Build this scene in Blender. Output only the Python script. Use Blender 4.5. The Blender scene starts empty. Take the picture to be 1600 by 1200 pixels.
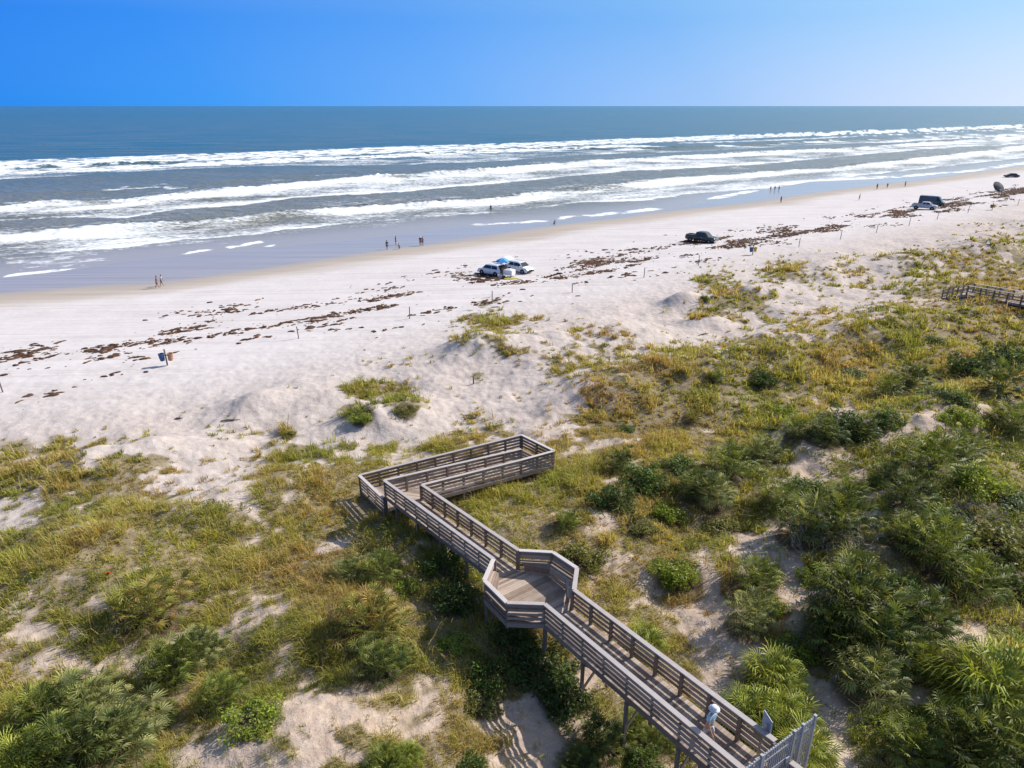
import bpy, bmesh, math, random
import numpy as np
from mathutils import Vector, Matrix
random.seed(7)
RNG = np.random.default_rng(11)
R = math.radians
scene = bpy.context.scene
COL = scene.collection

# ------------------------------------------------------------------ camera
CAM_H = 25.0
F_PX = 1090.0                      # focal length in pixels of the 1600 px wide photograph
PITCH = R(21.75)
cam_data = bpy.data.cameras.new("camera")
cam_data.sensor_width = 36.0
cam_data.lens = 36.0 * F_PX / 1600.0
cam_data.clip_start = 0.5
cam_data.clip_end = 120000.0
cam = bpy.data.objects.new("camera", cam_data)
COL.objects.link(cam)
cam.location = (0, 0, CAM_H)
cam.rotation_euler = (R(90) - PITCH, R(0.0), R(0.0))
scene.camera = cam

# ------------------------------------------------------------------ light
SUN_EL = R(37.0)
SUN_AZ = R(27.0)                   # measured from +X (right) towards +Y (the sea)
world = bpy.data.worlds.new("World")
scene.world = world
world.use_nodes = True
wn = world.node_tree
wn.nodes.clear()
sky = wn.nodes.new("ShaderNodeTexSky")
sky.sky_type = 'NISHITA'
sky.sun_disc = False
sky.sun_elevation = SUN_EL
sky.sun_rotation = R(90) - SUN_AZ  # Blender: 0 = +Y, clockwise towards +X
sky.altitude = 0
sky.air_density = 1.0
sky.dust_density = 1.2
sky.ozone_density = 1.5
# the sky's own colour: deep blue away from the sun, pale towards it
def wmath(op, a, b=None):
    n = wn.nodes.new("ShaderNodeMath"); n.operation = op
    for i, v in enumerate((a, b)):
        if v is None: continue
        if isinstance(v, (int, float)): n.inputs[i].default_value = v
        else: wn.links.new(v, n.inputs[i])
    return n.outputs[0]
def wramp(fac, stops):
    n = wn.nodes.new("ShaderNodeValToRGB")
    while len(n.color_ramp.elements) < len(stops): n.color_ramp.elements.new(0.5)
    for e, (p, c) in zip(n.color_ramp.elements, stops): e.position = p; e.color = (c[0], c[1], c[2], 1)
    wn.links.new(fac, n.inputs[0]); return n.outputs[0]
def wmix(fac, a, b, blend='MIX'):
    n = wn.nodes.new("ShaderNodeMix"); n.data_type = 'RGBA'; n.blend_type = blend
    for s_, v in ((n.inputs[0], fac), (n.inputs[6], a), (n.inputs[7], b)):
        if isinstance(v, (int, float)): s_.default_value = v
        else: wn.links.new(v, s_)
    return n.outputs[2]
wtc = wn.nodes.new("ShaderNodeTexCoord")
dotn = wn.nodes.new("ShaderNodeVectorMath"); dotn.operation = 'DOT_PRODUCT'
wn.links.new(wtc.outputs["Generated"], dotn.inputs[0])
dotn.inputs[1].default_value = (math.cos(SUN_EL) * math.cos(SUN_AZ), math.cos(SUN_EL) * math.sin(SUN_AZ), math.sin(SUN_EL))
sep = wn.nodes.new("ShaderNodeSeparateXYZ"); wn.links.new(wtc.outputs["Generated"], sep.inputs[0])
hue = wramp(wmath('MULTIPLY_ADD', dotn.outputs["Value"], 0.5), [(0.40, (0.0, 0.235, 0.88)), (0.54, (0.045, 0.34, 0.97)), (0.66, (0.16, 0.45, 1.0)), (0.77, (0.36, 0.60, 1.0)), (0.85, (0.68, 0.81, 1.04)), (0.91, (0.98, 1.0, 1.12))])
hue.node.inputs[0].links[0].from_node.inputs[2].default_value = 0.5
elev = wramp(sep.outputs["Z"], [(0.0, (1.0, 1.0, 1.0)), (0.05, (0.75, 0.89, 0.98)), (0.15, (0.30, 0.68, 0.92)), (0.35, (0.5, 0.55, 0.62)), (0.9, (0.4, 0.42, 0.46))])
gain = wn.nodes.new("ShaderNodeVectorMath"); gain.operation = 'SCALE'; gain.inputs["Scale"].default_value = 6.6
wn.links.new(wmix(1.0, hue, elev, 'MULTIPLY'), gain.inputs[0])
bgn = wn.nodes.new("ShaderNodeBackground")
bgn.inputs["Strength"].default_value = 0.125
wout = wn.nodes.new("ShaderNodeOutputWorld")
own = wramp(sep.outputs["Z"], [(0.10, (0.96, 0.96, 0.96)), (0.32, (0.15, 0.15, 0.15))])
wn.links.new(wmix(own, sky.outputs[0], gain.outputs[0]), bgn.inputs["Color"])
wn.links.new(bgn.outputs[0], wout.inputs["Surface"])
sun_data = bpy.data.lights.new("sun", 'SUN')
sun_data.energy = 4.7
sun_data.angle = R(0.53)
sun_data.color = (1.0, 0.95, 0.87)
sun = bpy.data.objects.new("sun", sun_data)
COL.objects.link(sun)
sd = Vector((math.cos(SUN_EL) * math.cos(SUN_AZ), math.cos(SUN_EL) * math.sin(SUN_AZ), math.sin(SUN_EL)))
sun.rotation_euler = sd.to_track_quat('Z', 'Y').to_euler()
sun.location = (60, 30, 60)
scene.view_settings.view_transform = 'Standard'
scene.view_settings.look = 'None'
scene.view_settings.gamma = 1.0
scene.view_settings.exposure = 0.27
scene.view_settings.use_curve_mapping = False
try:
    scene.cycles.max_bounces = 6
    scene.cycles.transparent_max_bounces = 4
    scene.cycles.caustics_reflective = False
    scene.cycles.caustics_refractive = False
except Exception:
    pass

# ------------------------------------------------------------------ coordinates
CP, SP = math.cos(PITCH), math.sin(PITCH)
TH = R(35.9)                       # direction of the shoreline
CT, ST = math.cos(TH), math.sin(TH)
def at(x, y, z=0.0):               # photo position -> point in the place at height z
    dx = (x - 800) / F_PX; dy = -(y - 600) / F_PX
    d = np.array([dx, CP + dy * SP, -SP + dy * CP])
    return np.array([0, 0, CAM_H]) + d * ((z - CAM_H) / d[2])
def proj(X, Y, Z):                 # point -> photo position
    d = Y * CP - (Z - CAM_H) * SP
    u = Y * SP + (Z - CAM_H) * CP
    d = np.maximum(d, 1e-3)
    return 800 + F_PX * X / d, 600 - F_PX * u / d, d
def sn(x, y): return CT * x + ST * y, -ST * x + CT * y
def xy(s, n): return CT * s - ST * n, ST * s + CT * n

# ------------------------------------------------------------------ noise
def _hash(ix, iy, seed):
    h = (ix.astype(np.int64) * 374761393 + iy.astype(np.int64) * 668265263 + seed * 974634777) & 0x7fffffff
    h = ((h ^ (h >> 13)) * 1274126177) & 0x7fffffff
    return ((h ^ (h >> 16)) & 0xffff) / 65535.0
def vnoise(x, y, seed=0):
    ix = np.floor(x); iy = np.floor(y)
    fx = x - ix; fy = y - iy
    fx = fx * fx * (3 - 2 * fx); fy = fy * fy * (3 - 2 * fy)
    a = _hash(ix, iy, seed); b = _hash(ix + 1, iy, seed)
    c = _hash(ix, iy + 1, seed); d = _hash(ix + 1, iy + 1, seed)
    return (a + (b - a) * fx) * (1 - fy) + (c + (d - c) * fx) * fy
def fbm(x, y, oct=4, seed=0, gain=0.5):   # -1 .. 1
    x = np.asarray(x, float); y = np.asarray(y, float)
    t = 0; a = 1; n = 0
    for i in range(oct):
        t = t + a * (vnoise(x * 2 ** i + i * 17.3, y * 2 ** i - i * 9.1, seed + i) * 2 - 1)
        n += a; a *= gain
    return t / n * 1.5
def smooth(a, b, x):
    t = np.clip((x - a) / (b - a), 0, 1)
    return t * t * (3 - 2 * t)

# ------------------------------------------------------------------ object helpers
def tag(o, label=None, cat=None, group=None, kind=None):
    if label: o["label"] = label
    if cat: o["category"] = cat
    if group: o["group"] = group
    if kind: o["kind"] = kind
    return o
def empty(name, loc=(0, 0, 0), rz=0.0):
    o = bpy.data.objects.new(name, None)
    o.empty_display_size = 0.3
    COL.objects.link(o)
    o.location = loc; o.rotation_euler = (0, 0, rz)
    return o
def link_mesh(name, me, mat=None, parent=None):
    o = bpy.data.objects.new(name, me)
    COL.objects.link(o)
    if mat:
        for m in (mat if isinstance(mat, (list, tuple)) else [mat]): me.materials.append(m)
    if parent: o.parent = parent
    return o
def np_mesh(name, V, quads=None, tris=None, smooth_shade=False):
    me = bpy.data.meshes.new(name)
    V = np.asarray(V, np.float32)
    nq = 0 if quads is None else len(quads); nt = 0 if tris is None else len(tris)
    me.vertices.add(len(V)); me.vertices.foreach_set("co", V.ravel())
    loops = []
    if nq: loops.append(np.asarray(quads, np.int32).ravel())
    if nt: loops.append(np.asarray(tris, np.int32).ravel())
    loops = np.concatenate(loops)
    me.loops.add(len(loops)); me.loops.foreach_set("vertex_index", loops)
    starts = np.concatenate([np.arange(nq) * 4, nq * 4 + np.arange(nt) * 3]).astype(np.int32)
    me.polygons.add(nq + nt)
    me.polygons.foreach_set("loop_start", starts)
    if smooth_shade: me.polygons.foreach_set("use_smooth", np.ones(nq + nt, bool))
    me.update(calc_edges=True)
    return me
def fattr(me, name, vals):
    a = me.attributes.new(name, 'FLOAT', 'POINT')
    a.data.foreach_set("value", np.asarray(vals, np.float32))
def cattr(me, vals, name="col"):
    a = me.attributes.new(name, 'FLOAT_COLOR', 'POINT')
    c = np.ones((len(vals), 4), np.float32); c[:, :3] = vals
    a.data.foreach_set("color", c.ravel())

class MB:                          # collects shapes that become one mesh
    def __init__(self): self.v = []; self.f = []
    def add(self, vs, fs):
        b = len(self.v)
        self.v += [tuple(v) for v in vs]
        self.f += [tuple(i + b for i in f) for f in fs]
    def box(self, c, size, rz=0.0):
        cx, cy, cz = c; hx, hy, hz = size[0] / 2, size[1] / 2, size[2] / 2
        k, s = math.cos(rz), math.sin(rz)
        vs = []
        for z in (-hz, hz):
            for (x, y) in ((-hx, -hy), (hx, -hy), (hx, hy), (-hx, hy)):
                vs.append((cx + x * k - y * s, cy + x * s + y * k, cz + z))
        self.add(vs, [(0, 3, 2, 1), (4, 5, 6, 7), (0, 1, 5, 4), (1, 2, 6, 5), (2, 3, 7, 6), (3, 0, 4, 7)])
    def bar(self, a, b, w, h, up=(0, 0, 1)):      # box from a to b, w across, h along up
        a = Vector(a); b = Vector(b); d = (b - a).normalized(); up = Vector(up)
        side = d.cross(up)
        if side.length < 1e-4: side = d.cross(Vector((1, 0, 0)))
        side.normalize(); u = side.cross(d).normalized()
        vs = []
        for p in (a, b):
            for (i, j) in ((-1, -1), (1, -1), (1, 1), (-1, 1)):
                vs.append(p + side * (i * w / 2) + u * (j * h / 2))
        self.add(vs, [(0, 1, 2, 3), (7, 6, 5, 4), (0, 4, 5, 1), (1, 5, 6, 2), (2, 6, 7, 3), (3, 7, 4, 0)])
    def tube(self, pts, rad, n=8, cap=True):
        pts = [Vector(p) for p in pts]
        if not isinstance(rad, (list, tuple)): rad = [rad] * len(pts)
        rings = []
        for i, p in enumerate(pts):
            d = (pts[min(i + 1, len(pts) - 1)] - pts[max(i - 1, 0)]).normalized()
            ref = Vector((0, 0, 1)) if abs(d.z) < 0.9 else Vector((1, 0, 0))
            u = d.cross(ref).normalized(); w = d.cross(u)
            rings.append([p + (u * math.cos(2 * math.pi * k / n) + w * math.sin(2 * math.pi * k / n)) * rad[i] for k in range(n)])
        vs = [v for r in rings for v in r]; fs = []
        for i in range(len(pts) - 1):
            for k in range(n):
                a = i * n + k; b = i * n + (k + 1) % n
                fs.append((a, b, b + n, a + n))
        if cap:
            fs.append(tuple(range(n))[::-1]); fs.append(tuple((len(pts) - 1) * n + k for k in range(n)))
        self.add(vs, fs)
    def lathe(self, prof, n=16, c=(0, 0, 0)):
        vs = []; fs = []
        for (r, z) in prof:
            for k in range(n):
                a = 2 * math.pi * k / n
                vs.append((c[0] + r * math.cos(a), c[1] + r * math.sin(a), c[2] + z))
        for i in range(len(prof) - 1):
            for k in range(n):
                a = i * n + k; b = i * n + (k + 1) % n
                fs.append((a, b, b + n, a + n))
        self.add(vs, fs)
    def build(self, name, mat, parent=None, smooth_shade=False, bevel=0.0):
        me = bpy.data.meshes.new(name)
        me.from_pydata(self.v, [], self.f)
        me.update()
        bm = bmesh.new(); bm.from_mesh(me)
        bmesh.ops.recalc_face_normals(bm, faces=bm.faces)
        bm.to_mesh(me); bm.free()
        if smooth_shade: me.polygons.foreach_set("use_smooth", np.ones(len(me.polygons), bool))
        o = link_mesh(name, me, mat, parent)
        if bevel:
            m = o.modifiers.new("bevel", 'BEVEL'); m.width = bevel; m.segments = 2; m.limit_method = 'ANGLE'
        return o

def copy_thing(o, parent=None):
    c = o.copy(); COL.objects.link(c)
    if parent: c.parent = parent
    for ch in o.children: copy_thing(ch, c)
    return c

# ------------------------------------------------------------------ materials
def new_mat(name):
    m = bpy.data.materials.new(name); m.use_nodes = True
    nt = m.node_tree; nt.nodes.clear()
    out = nt.nodes.new("ShaderNodeOutputMaterial")
    return m, nt, out
class N:                           # tiny node helper
    def __init__(self, nt): self.nt = nt
    def add(self, t, **kw):
        n = self.nt.nodes.new(t)
        for k, v in kw.items():
            if k in n.inputs: n.inputs[k].default_value = v
            else: setattr(n, k, v)
        return n
    def l(self, a, b): self.nt.links.new(a, b)
    def math(self, op, a, b=None, clamp=False):
        n = self.nt.nodes.new("ShaderNodeMath"); n.operation = op; n.use_clamp = clamp
        for i, v in enumerate((a, b)):
            if v is None: continue
            if isinstance(v, (int, float)): n.inputs[i].default_value = v
            else: self.l(v, n.inputs[i])
        return n.outputs[0]
    def mix(self, fac, a, b, blend='MIX'):
        n = self.nt.nodes.new("ShaderNodeMix"); n.data_type = 'RGBA'; n.blend_type = blend
        for s, v in ((n.inputs["Factor"], fac), (n.inputs["A"], a), (n.inputs["B"], b)):
            pass
        f, A, B = n.inputs[0], n.inputs[6], n.inputs[7]
        for s, v in ((f, fac), (A, a), (B, b)):
            if isinstance(v, (int, float)): s.default_value = v
            elif isinstance(v, tuple): s.default_value = (v[0], v[1], v[2], 1)
            else: self.l(v, s)
        return n.outputs[2]
    def attr(self, name, color=False):
        n = self.nt.nodes.new("ShaderNodeAttribute"); n.attribute_name = name
        return n.outputs["Color"] if color else n.outputs["Fac"]
    def noise(self, vec, scale, detail=4, rough=0.55, out="Fac"):
        n = self.add("ShaderNodeTexNoise", Scale=scale, Detail=detail, Roughness=rough)
        self.l(vec, n.inputs["Vector"]); return n.outputs[out]
    def ramp(self, fac, stops):
        n = self.nt.nodes.new("ShaderNodeValToRGB"); cr = n.color_ramp
        while len(cr.elements) < len(stops): cr.elements.new(0.5)
        for e, (p, c) in zip(cr.elements, stops):
            e.position = p; e.color = (c[0], c[1], c[2], 1) if isinstance(c, tuple) else (c, c, c, 1)
        self.l(fac, n.inputs[0]); return n.outputs[0]
    def mapping(self, vec, rz=0.0, scale=(1, 1, 1)):
        n = self.nt.nodes.new("ShaderNodeMapping")
        n.inputs["Rotation"].default_value = (0, 0, rz); n.inputs["Scale"].default_value = scale
        self.l(vec, n.inputs["Vector"]); return n.outputs[0]

def simple_mat(name, col, rough=0.6, metal=0.0, var=0.12, nscale=6.0, spec=0.4, bump=0.0):
    m, nt, out = new_mat(name); n = N(nt)
    p = n.add("ShaderNodeBsdfPrincipled", Roughness=rough, Metallic=metal)
    p.inputs["Specular IOR Level"].default_value = spec
    tc = n.add("ShaderNodeTexCoord")
    f = n.noise(tc.outputs["Object"], nscale, 5)
    hi = tuple(min(1, c * (1 + var)) for c in col); lo = tuple(c * (1 - var) for c in col)
    c = n.ramp(f, [(0.3, lo), (0.7, hi)])
    n.l(c, p.inputs["Base Color"])
    if bump:
        b = n.add("ShaderNodeBump", Strength=bump, Distance=0.02); n.l(f, b.inputs["Height"]); n.l(b.outputs[0], p.inputs["Normal"])
    n.l(p.outputs[0], out.inputs[0])
    return m

def leaf_mat(name, trans=0.35, rough=0.5, spec=0.25):
    m, nt, out = new_mat(name); n = N(nt)
    c = n.attr("col", True)
    p = n.add("ShaderNodeBsdfPrincipled", Roughness=rough)
    p.inputs["Specular IOR Level"].default_value = spec
    t = n.add("ShaderNodeBsdfTranslucent")
    n.l(c, p.inputs["Base Color"])
    tcol = n.mix(1.0, c, (1.35, 1.25, 0.75), 'MULTIPLY')
    n.l(tcol, t.inputs["Color"])
    mx = n.add("ShaderNodeMixShader"); mx.inputs[0].default_value = trans
    n.l(p.outputs[0], mx.inputs[1]); n.l(t.outputs[0], mx.inputs[2]); n.l(mx.outputs[0], out.inputs[0])
    return m

def wood_mat(name, lo, hi, rough=0.8):
    m, nt, out = new_mat(name); n = N(nt)
    p = n.add("ShaderNodeBsdfPrincipled", Roughness=rough)
    p.inputs["Specular IOR Level"].default_value = 0.25
    g = n.add("ShaderNodeNewGeometry"); tc = n.add("ShaderNodeTexCoord")
    r = g.outputs["Random Per Island"]
    a = n.noise(tc.outputs["Object"], 3.0, 5)
    b = n.noise(n.mapping(tc.outputs["Object"], 0.86, (4, 40, 40)), 1.0, 3)
    f = n.math('ADD', n.math('MULTIPLY', r, 0.75), n.math('ADD', n.math('MULTIPLY', a, 0.5), n.math('MULTIPLY', b, 0.25)))
    f = n.math('SUBTRACT', f, 0.24)
    c = n.ramp(f, [(0.15, lo), (0.85, hi)])
    n.l(c, p.inputs["Base Color"])
    bu = n.add("ShaderNodeBump", Strength=0.25, Distance=0.01); n.l(b, bu.inputs["Height"]); n.l(bu.outputs[0], p.inputs["Normal"])
    n.l(p.outputs[0], out.inputs[0])
    return m

M = {}
M['leaf'] = leaf_mat("leaf_green")
M['grass'] = leaf_mat("grass_blades", 0.4, 0.6, 0.15)
M['palm'] = leaf_mat("palmetto_frond", 0.33, 0.5, 0.22)
M['bark'] = simple_mat("bark", (0.16, 0.12, 0.09), 0.9, var=0.4, nscale=14, bump=0.5)
M['twig'] = simple_mat("grey_twig", (0.30, 0.27, 0.24), 0.9, var=0.25, nscale=9)
M['deck'] = wood_mat("deck_boards", (0.24, 0.175, 0.135), (0.50, 0.40, 0.325))
M['rail'] = wood_mat("rail_boards", (0.16, 0.118, 0.095), (0.38, 0.305, 0.262))
M['cap'] = wood_mat("cap_boards", (0.38, 0.335, 0.315), (0.62, 0.56, 0.53), 0.6)
M['post'] = wood_mat("post_wood", (0.13, 0.10, 0.085), (0.24, 0.195, 0.165))
M['galv'] = simple_mat("powder_coated_aluminium", (0.40, 0.41, 0.45), 0.4, 0.2, 0.06)
M['signface'] = simple_mat("sign_panel", (0.6, 0.62, 0.66), 0.5)
M['signback'] = simple_mat("sign_back", (0.28, 0.33, 0.42), 0.5)
M['tyre'] = simple_mat("tyre_rubber", (0.02, 0.02, 0.022), 0.85)
M['rim'] = simple_mat("alloy_rim", (0.35, 0.36, 0.38), 0.35, 0.7)
M['glass'] = simple_mat("tinted_glass", (0.015, 0.022, 0.022), 0.06, 0, 0.05, spec=0.6)
M['trim'] = simple_mat("black_trim", (0.02, 0.02, 0.022), 0.6)
M['inside'] = simple_mat("dark_interior", (0.035, 0.03, 0.03), 0.9)
M['headlamp'] = simple_mat("headlamp_lens", (0.7, 0.72, 0.75), 0.1)
M['tail'] = simple_mat("tail_lamp_lens", (0.35, 0.02, 0.02), 0.2)
M['chrome'] = simple_mat("chrome_trim", (0.7, 0.71, 0.72), 0.15, 0.9)
def paint(name, col): return simple_mat(name, col, 0.22, 0.0, 0.03, spec=0.5)
M['white'] = paint("white_paint", (0.72, 0.74, 0.78))
M['darkgreen'] = paint("dark_green_grey_paint", (0.035, 0.05, 0.055))
M['silver'] = paint("silver_paint", (0.45, 0.47, 0.50))
M['vangrey'] = paint("dark_grey_paint", (0.07, 0.085, 0.10))
M['charcoal'] = paint("charcoal_paint", (0.06, 0.06, 0.07))
# ------------------------------------------------------------------ shape of the land
def line_sn(pts, z=0.0):           # photo polyline -> (s, n) arrays sorted along the shore
    a = np.array([sn(*at(x, y, z)[:2]) for x, y in pts])
    o = np.argsort(a[:, 0]); return a[o, 0], a[o, 1]
_e = line_sn([(0, 470), (250, 449), (450, 422), (600, 399), (800, 371), (900, 353), (1000, 341), (1100, 328), (1200, 317), (1300, 301), (1400, 290), (1500, 277), (1600, 262)], 0.2)
_w = line_sn([(0, 434), (95, 424), (190, 407), (340, 393), (520, 377), (725, 355), (865, 347), (960, 339), (1060, 326), (1190, 297), (1265, 284), (1400, 278), (1525, 268), (1600, 257)], 0.0)
def n_edge(s): return np.interp(s, _e[0], _e[1])
def n_water(s): return np.maximum(np.interp(s, _w[0], _w[1]), n_edge(s) + 3)

MOUNDS = [  # photo x, y, height, radius along, radius across (m)
    (775, 528, 1.5, 6.0, 3.2), (735, 540, 0.9, 3.0, 2.5), (600, 628, 1.3, 4.0, 2.4), (405, 612, 0.8, 2.2, 1.5), (1072, 462, 0.9, 2.4, 1.6), (1052, 466, 0.5, 1.5, 1.2),
    (1175, 450, 1.2, 6, 3), (1265, 420, 1.3, 9, 4), (1440, 400, 1.6, 14, 4), (1560, 390, 1.8, 12, 5), (1565, 466, 1.5, 9, 4), (1110, 492, 0.7, 2.5, 1.5), (930, 520, 0.8, 6, 3),
    (900, 610, 0.9, 5, 3), (1010, 580, 1.3, 9, 4), (1190, 545, 1.4, 12, 5), (1400, 505, 1.5, 14, 6), (1280, 680, 1.2, 6, 4), (1420, 660, 1.6, 7, 4),
    (1500, 640, 1.4, 6, 3), (1400, 830, 1.3, 6, 5), (1520, 780, 1.6, 6, 5), (1120, 760, 0.7, 5, 3), (1060, 880, 0.8, 3, 2), (1340, 960, 1.0, 5, 3.5),
    (300, 790, 0.8, 9, 2.5), (120, 720, 0.9, 7, 2.5), (500, 740, 0.6, 6, 2.5), (430, 970, 0.8, 4, 2), (120, 900, 0.8, 6, 2.5), (200, 700, 0.5, 3, 2),
    (470, 1180, 0.7, 3, 2), (1540, 1080, 1.2, 4, 3), (720, 830, 0.6, 4, 2), (950, 820, 0.5, 5, 2.5), (1100, 620, 0.6, 5, 3)]
_ms = []
for (px, py, h, ra, rb) in MOUNDS:
    p = at(px, py, 2.6 + h * 0.5); s0, n0 = sn(p[0], p[1]); _ms.append((s0, n0, h, ra, rb))

# boardwalk cap line points: (photo x, y, cap height)
BW = dict(
    gate_l=(1165, 1204, 6.75), plat_l4=(851, 943, 5.55), plat_l3=(792, 941, 5.5), plat_l2=(756.5, 906, 5.5), plat_l1=(771, 873, 5.45), land_l=(600, 750, 4.6),
    gate_r=(1212, 1157, 6.7), plat_r4=(897, 921, 5.6), plat_r3=(901.6, 887, 5.55), plat_r2=(863.6, 862, 5.5), plat_r1=(810.7, 859.3, 5.45), land_r=(659, 757, 4.6),
    mid_r=(814, 701, 4.05), near_k=(815, 718, 4.05), near_r=(866, 704, 4.05), far_r=(815, 679, 4.05), far_l=(561, 742, 3.45))
BP = {k: np.array(at(*v)) for k, v in BW.items()}
_axis = [(0.5 * (BP['gate_l'] + BP['gate_r']), 5.4), (0.5 * (BP['plat_l4'] + BP['plat_r4']), 4.5), (0.5 * (BP['plat_l1'] + BP['plat_r1']), 4.4),
         (0.5 * (BP['land_l'] + BP['land_r']), 3.5)]
_ax2 = [(0.5 * (BP['land_l'] + BP['far_l']), 2.4), (0.5 * (BP['near_r'] + BP['far_r']), 3.0)]
def near_walk(x, y):
    d = np.full(np.shape(x), 1e9); zz = np.zeros(np.shape(x))
    for ax in (_axis, _ax2):
        for (a, za), (b, zb) in zip(ax, ax[1:]):
            ab = b[:2] - a[:2]; t = np.clip(((x - a[0]) * ab[0] + (y - a[1]) * ab[1]) / (ab @ ab), -0.05, 1.05)
            dd = np.hypot(x - a[0] - ab[0] * t, y - a[1] - ab[1] * t)
            k = dd < d; d = np.where(k, dd, d); zz = np.where(k, za + (zb - za) * t, zz)
    return d, zz

def land(x, y):
    s, n = sn(x, y)
    d = n_edge(s) - n
    w = n_water(s) - n_edge(s)
    z = np.interp(d, [-60, 0, 8, 20, 33, 43, 57, 80, 105, 140, 400], [0.22, 0.22, 0.5, 0.85, 1.35, 1.75, 2.1, 2.3, 2.7, 4.0, 5.0])
    z = np.where(d < 0, 0.22 + 0.22 * d / w, z)
    z = np.where(d < -w, np.maximum(-0.05 * (-d - w), -6), z)
    m = smooth(47, 62, d)
    z = z + m * (0.75 * fbm(s / 10, n / 7, 3, 3) + 0.12 * fbm(s / 2.2, n / 1.8, 3, 9))
    z = z + smooth(30, 45, d) * (0.045 + 0.05 * smooth(40, 60, d)) * fbm(s / 1.1, n / 0.8, 4, 21, 0.65)
    for (s0, n0, h, ra, rb) in _ms:
        q = ((s - s0) / ra) ** 2 + ((n - n0) / rb) ** 2
        z = z + h * np.exp(-q * 0.9) * (0.92 + 0.12 * fbm(s / 1.6, n / 1.6, 2, 5)) 
    dw, zd = near_walk(x, y)
    k = 1 - smooth(1.6, 4.5, dw)
    z = np.where(k > 0, z * (1 - k) + np.minimum(z, zd - 0.45) * k, z)
    return z
def ground(px, py, lift=0.0):      # photo position -> point on the land (lift: height of the point above the land)
    z = 2.5
    for i in range(14):
        p = at(px, py, z + lift); z = 0.5 * z + 0.5 * float(land(np.array(p[0]), np.array(p[1])))
    p = at(px, py, z + lift)
    return Vector((p[0], p[1], float(land(np.array(p[0]), np.array(p[1])))))

# ------------------------------------------------------------------ how thickly the plants grow, read off the photograph (50 px cells, rows from y = 325)
VEG = """
00000000000000000000000000000000
00000000000000000000000000001255
00000000000000000000003143434666
00000000000000231100114522235788
00000000000000432332111256789999
00000000000331011357899998899999
00000001000440200168989988879599
22121022322001231489877667655677
45555422345566667767888875467888
77664323688877888888787755777899
47777776899998899877778734478999
88777888887589998876885456889999
88778778787887866555465543688888
76677776567878877666654534567544
66345666669887787766443345567877
67666467545344567455664335455777
88876466323345663466664466334788
88886533434566554467665566335788
"""
_vm = np.array([[int(c) for c in r] for r in VEG.split()], float) / 9.0
def veg_map(px, py):
    gx = np.clip((px - 25) / 50, 0, 30.999); gy = np.clip((py - 325) / 50, 0, len(_vm) - 1.001)
    ix = gx.astype(int); iy = gy.astype(int); fx = gx - ix; fy = gy - iy
    v = (_vm[iy, ix] * (1 - fx) + _vm[iy, ix + 1] * fx) * (1 - fy) + (_vm[iy + 1, ix] * (1 - fx) + _vm[iy + 1, ix + 1] * fx) * fy
    return np.where(py < 330, 0, v)
SPOTS = [(770, 503, 48, 10, .7), (575, 612, 45, 10, .8), (545, 640, 20, 12, .6), (640, 632, 35, 14, .5), (1100, 490, 22, 9, .9), (1155, 465, 40, 16, .8), (1105, 438, 20, 8, .8), (1225, 425, 40, 10, .5),
         (745, 590, 10, 8, .7), (450, 675, 14, 10, .7), (225, 720, 70, 14, .4), (90, 745, 90, 16, .4), (1430, 400, 60, 8, .4), (690, 700, 60, 8, .6), (500, 710, 30, 9, .5), (930, 525, 50, 12, .3), (800, 548, 30, 7, .5)]
CHUTES = [([(1330, 640), (1270, 700), (1205, 800), (1232, 870), (1262, 930), (1240, 960)], 20), ([(1100, 880), (1130, 960), (1105, 1040), (1140, 1075)], 20), ([(1285, 1075), (1320, 1190)], 22), ([(1470, 990), (1550, 992)], 18),
          ([(1380, 690), (1440, 655), (1470, 690)], 15), ([(1110, 830), (1170, 840)], 14), ([(860, 720), (940, 690), (1000, 690)], 8), ([(410, 1120), (560, 1185)], 17), ([(60, 1035), (200, 1045)], 9), ([(370, 960), (440, 950)], 10), ([(690, 1120), (640, 1160)], 16), ([(0, 822), (45, 812)], 12), ([(330, 740), (400, 795)], 16), ([(505, 860), (540, 850)], 10), ([(800, 1120), (870, 1190)], 26), ([(1540, 640), (1510, 690)], 12), ([(1120, 990), (1060, 960)], 14), ([(1360, 800), (1345, 740)], 9)]
def veg_density(x, y, z):
    px, py, dd = proj(x, y, z)
    v = veg_map(px, py)
    s, n = sn(x, y)
    for (cx, cy, rx, ry, a) in SPOTS: v = v + a * np.exp(-((px - cx) / rx) ** 2 - ((py - cy) / ry) ** 2)
    v = np.minimum(v, 1.0)
    for pts, wd in CHUTES:
        dm = np.full(np.shape(px), 1e9)
        for a, b in zip(pts, pts[1:]):
            ab = np.subtract(b, a).astype(float); t = np.clip(((px - a[0]) * ab[0] + (py - a[1]) * ab[1]) / (ab @ ab), 0, 1)
            dm = np.minimum(dm, np.hypot(px - a[0] - ab[0] * t, (py - a[1] - ab[1] * t) * 1.3))
        v = v * (1 - 0.85 * np.exp(-(dm / wd) ** 2))
    # outside the picture: the same belt of dune plants goes on
    d = n_edge(s) - n
    belt = smooth(60, 82, d) * 0.85
    out = (px < -40) | (px > 1640) | (py > 1240)
    v = np.where(out, belt, v)
    nz = 0.26 * fbm(s / 2.8, n / 2.4, 3, 31) + 0.42 * fbm(s / 1.05, n / 0.9, 3, 41)
    return np.clip(smooth(0.16, 0.84, v + nz * np.minimum(1, v * 3)), 0, 1) * (v > 0.02)

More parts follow.
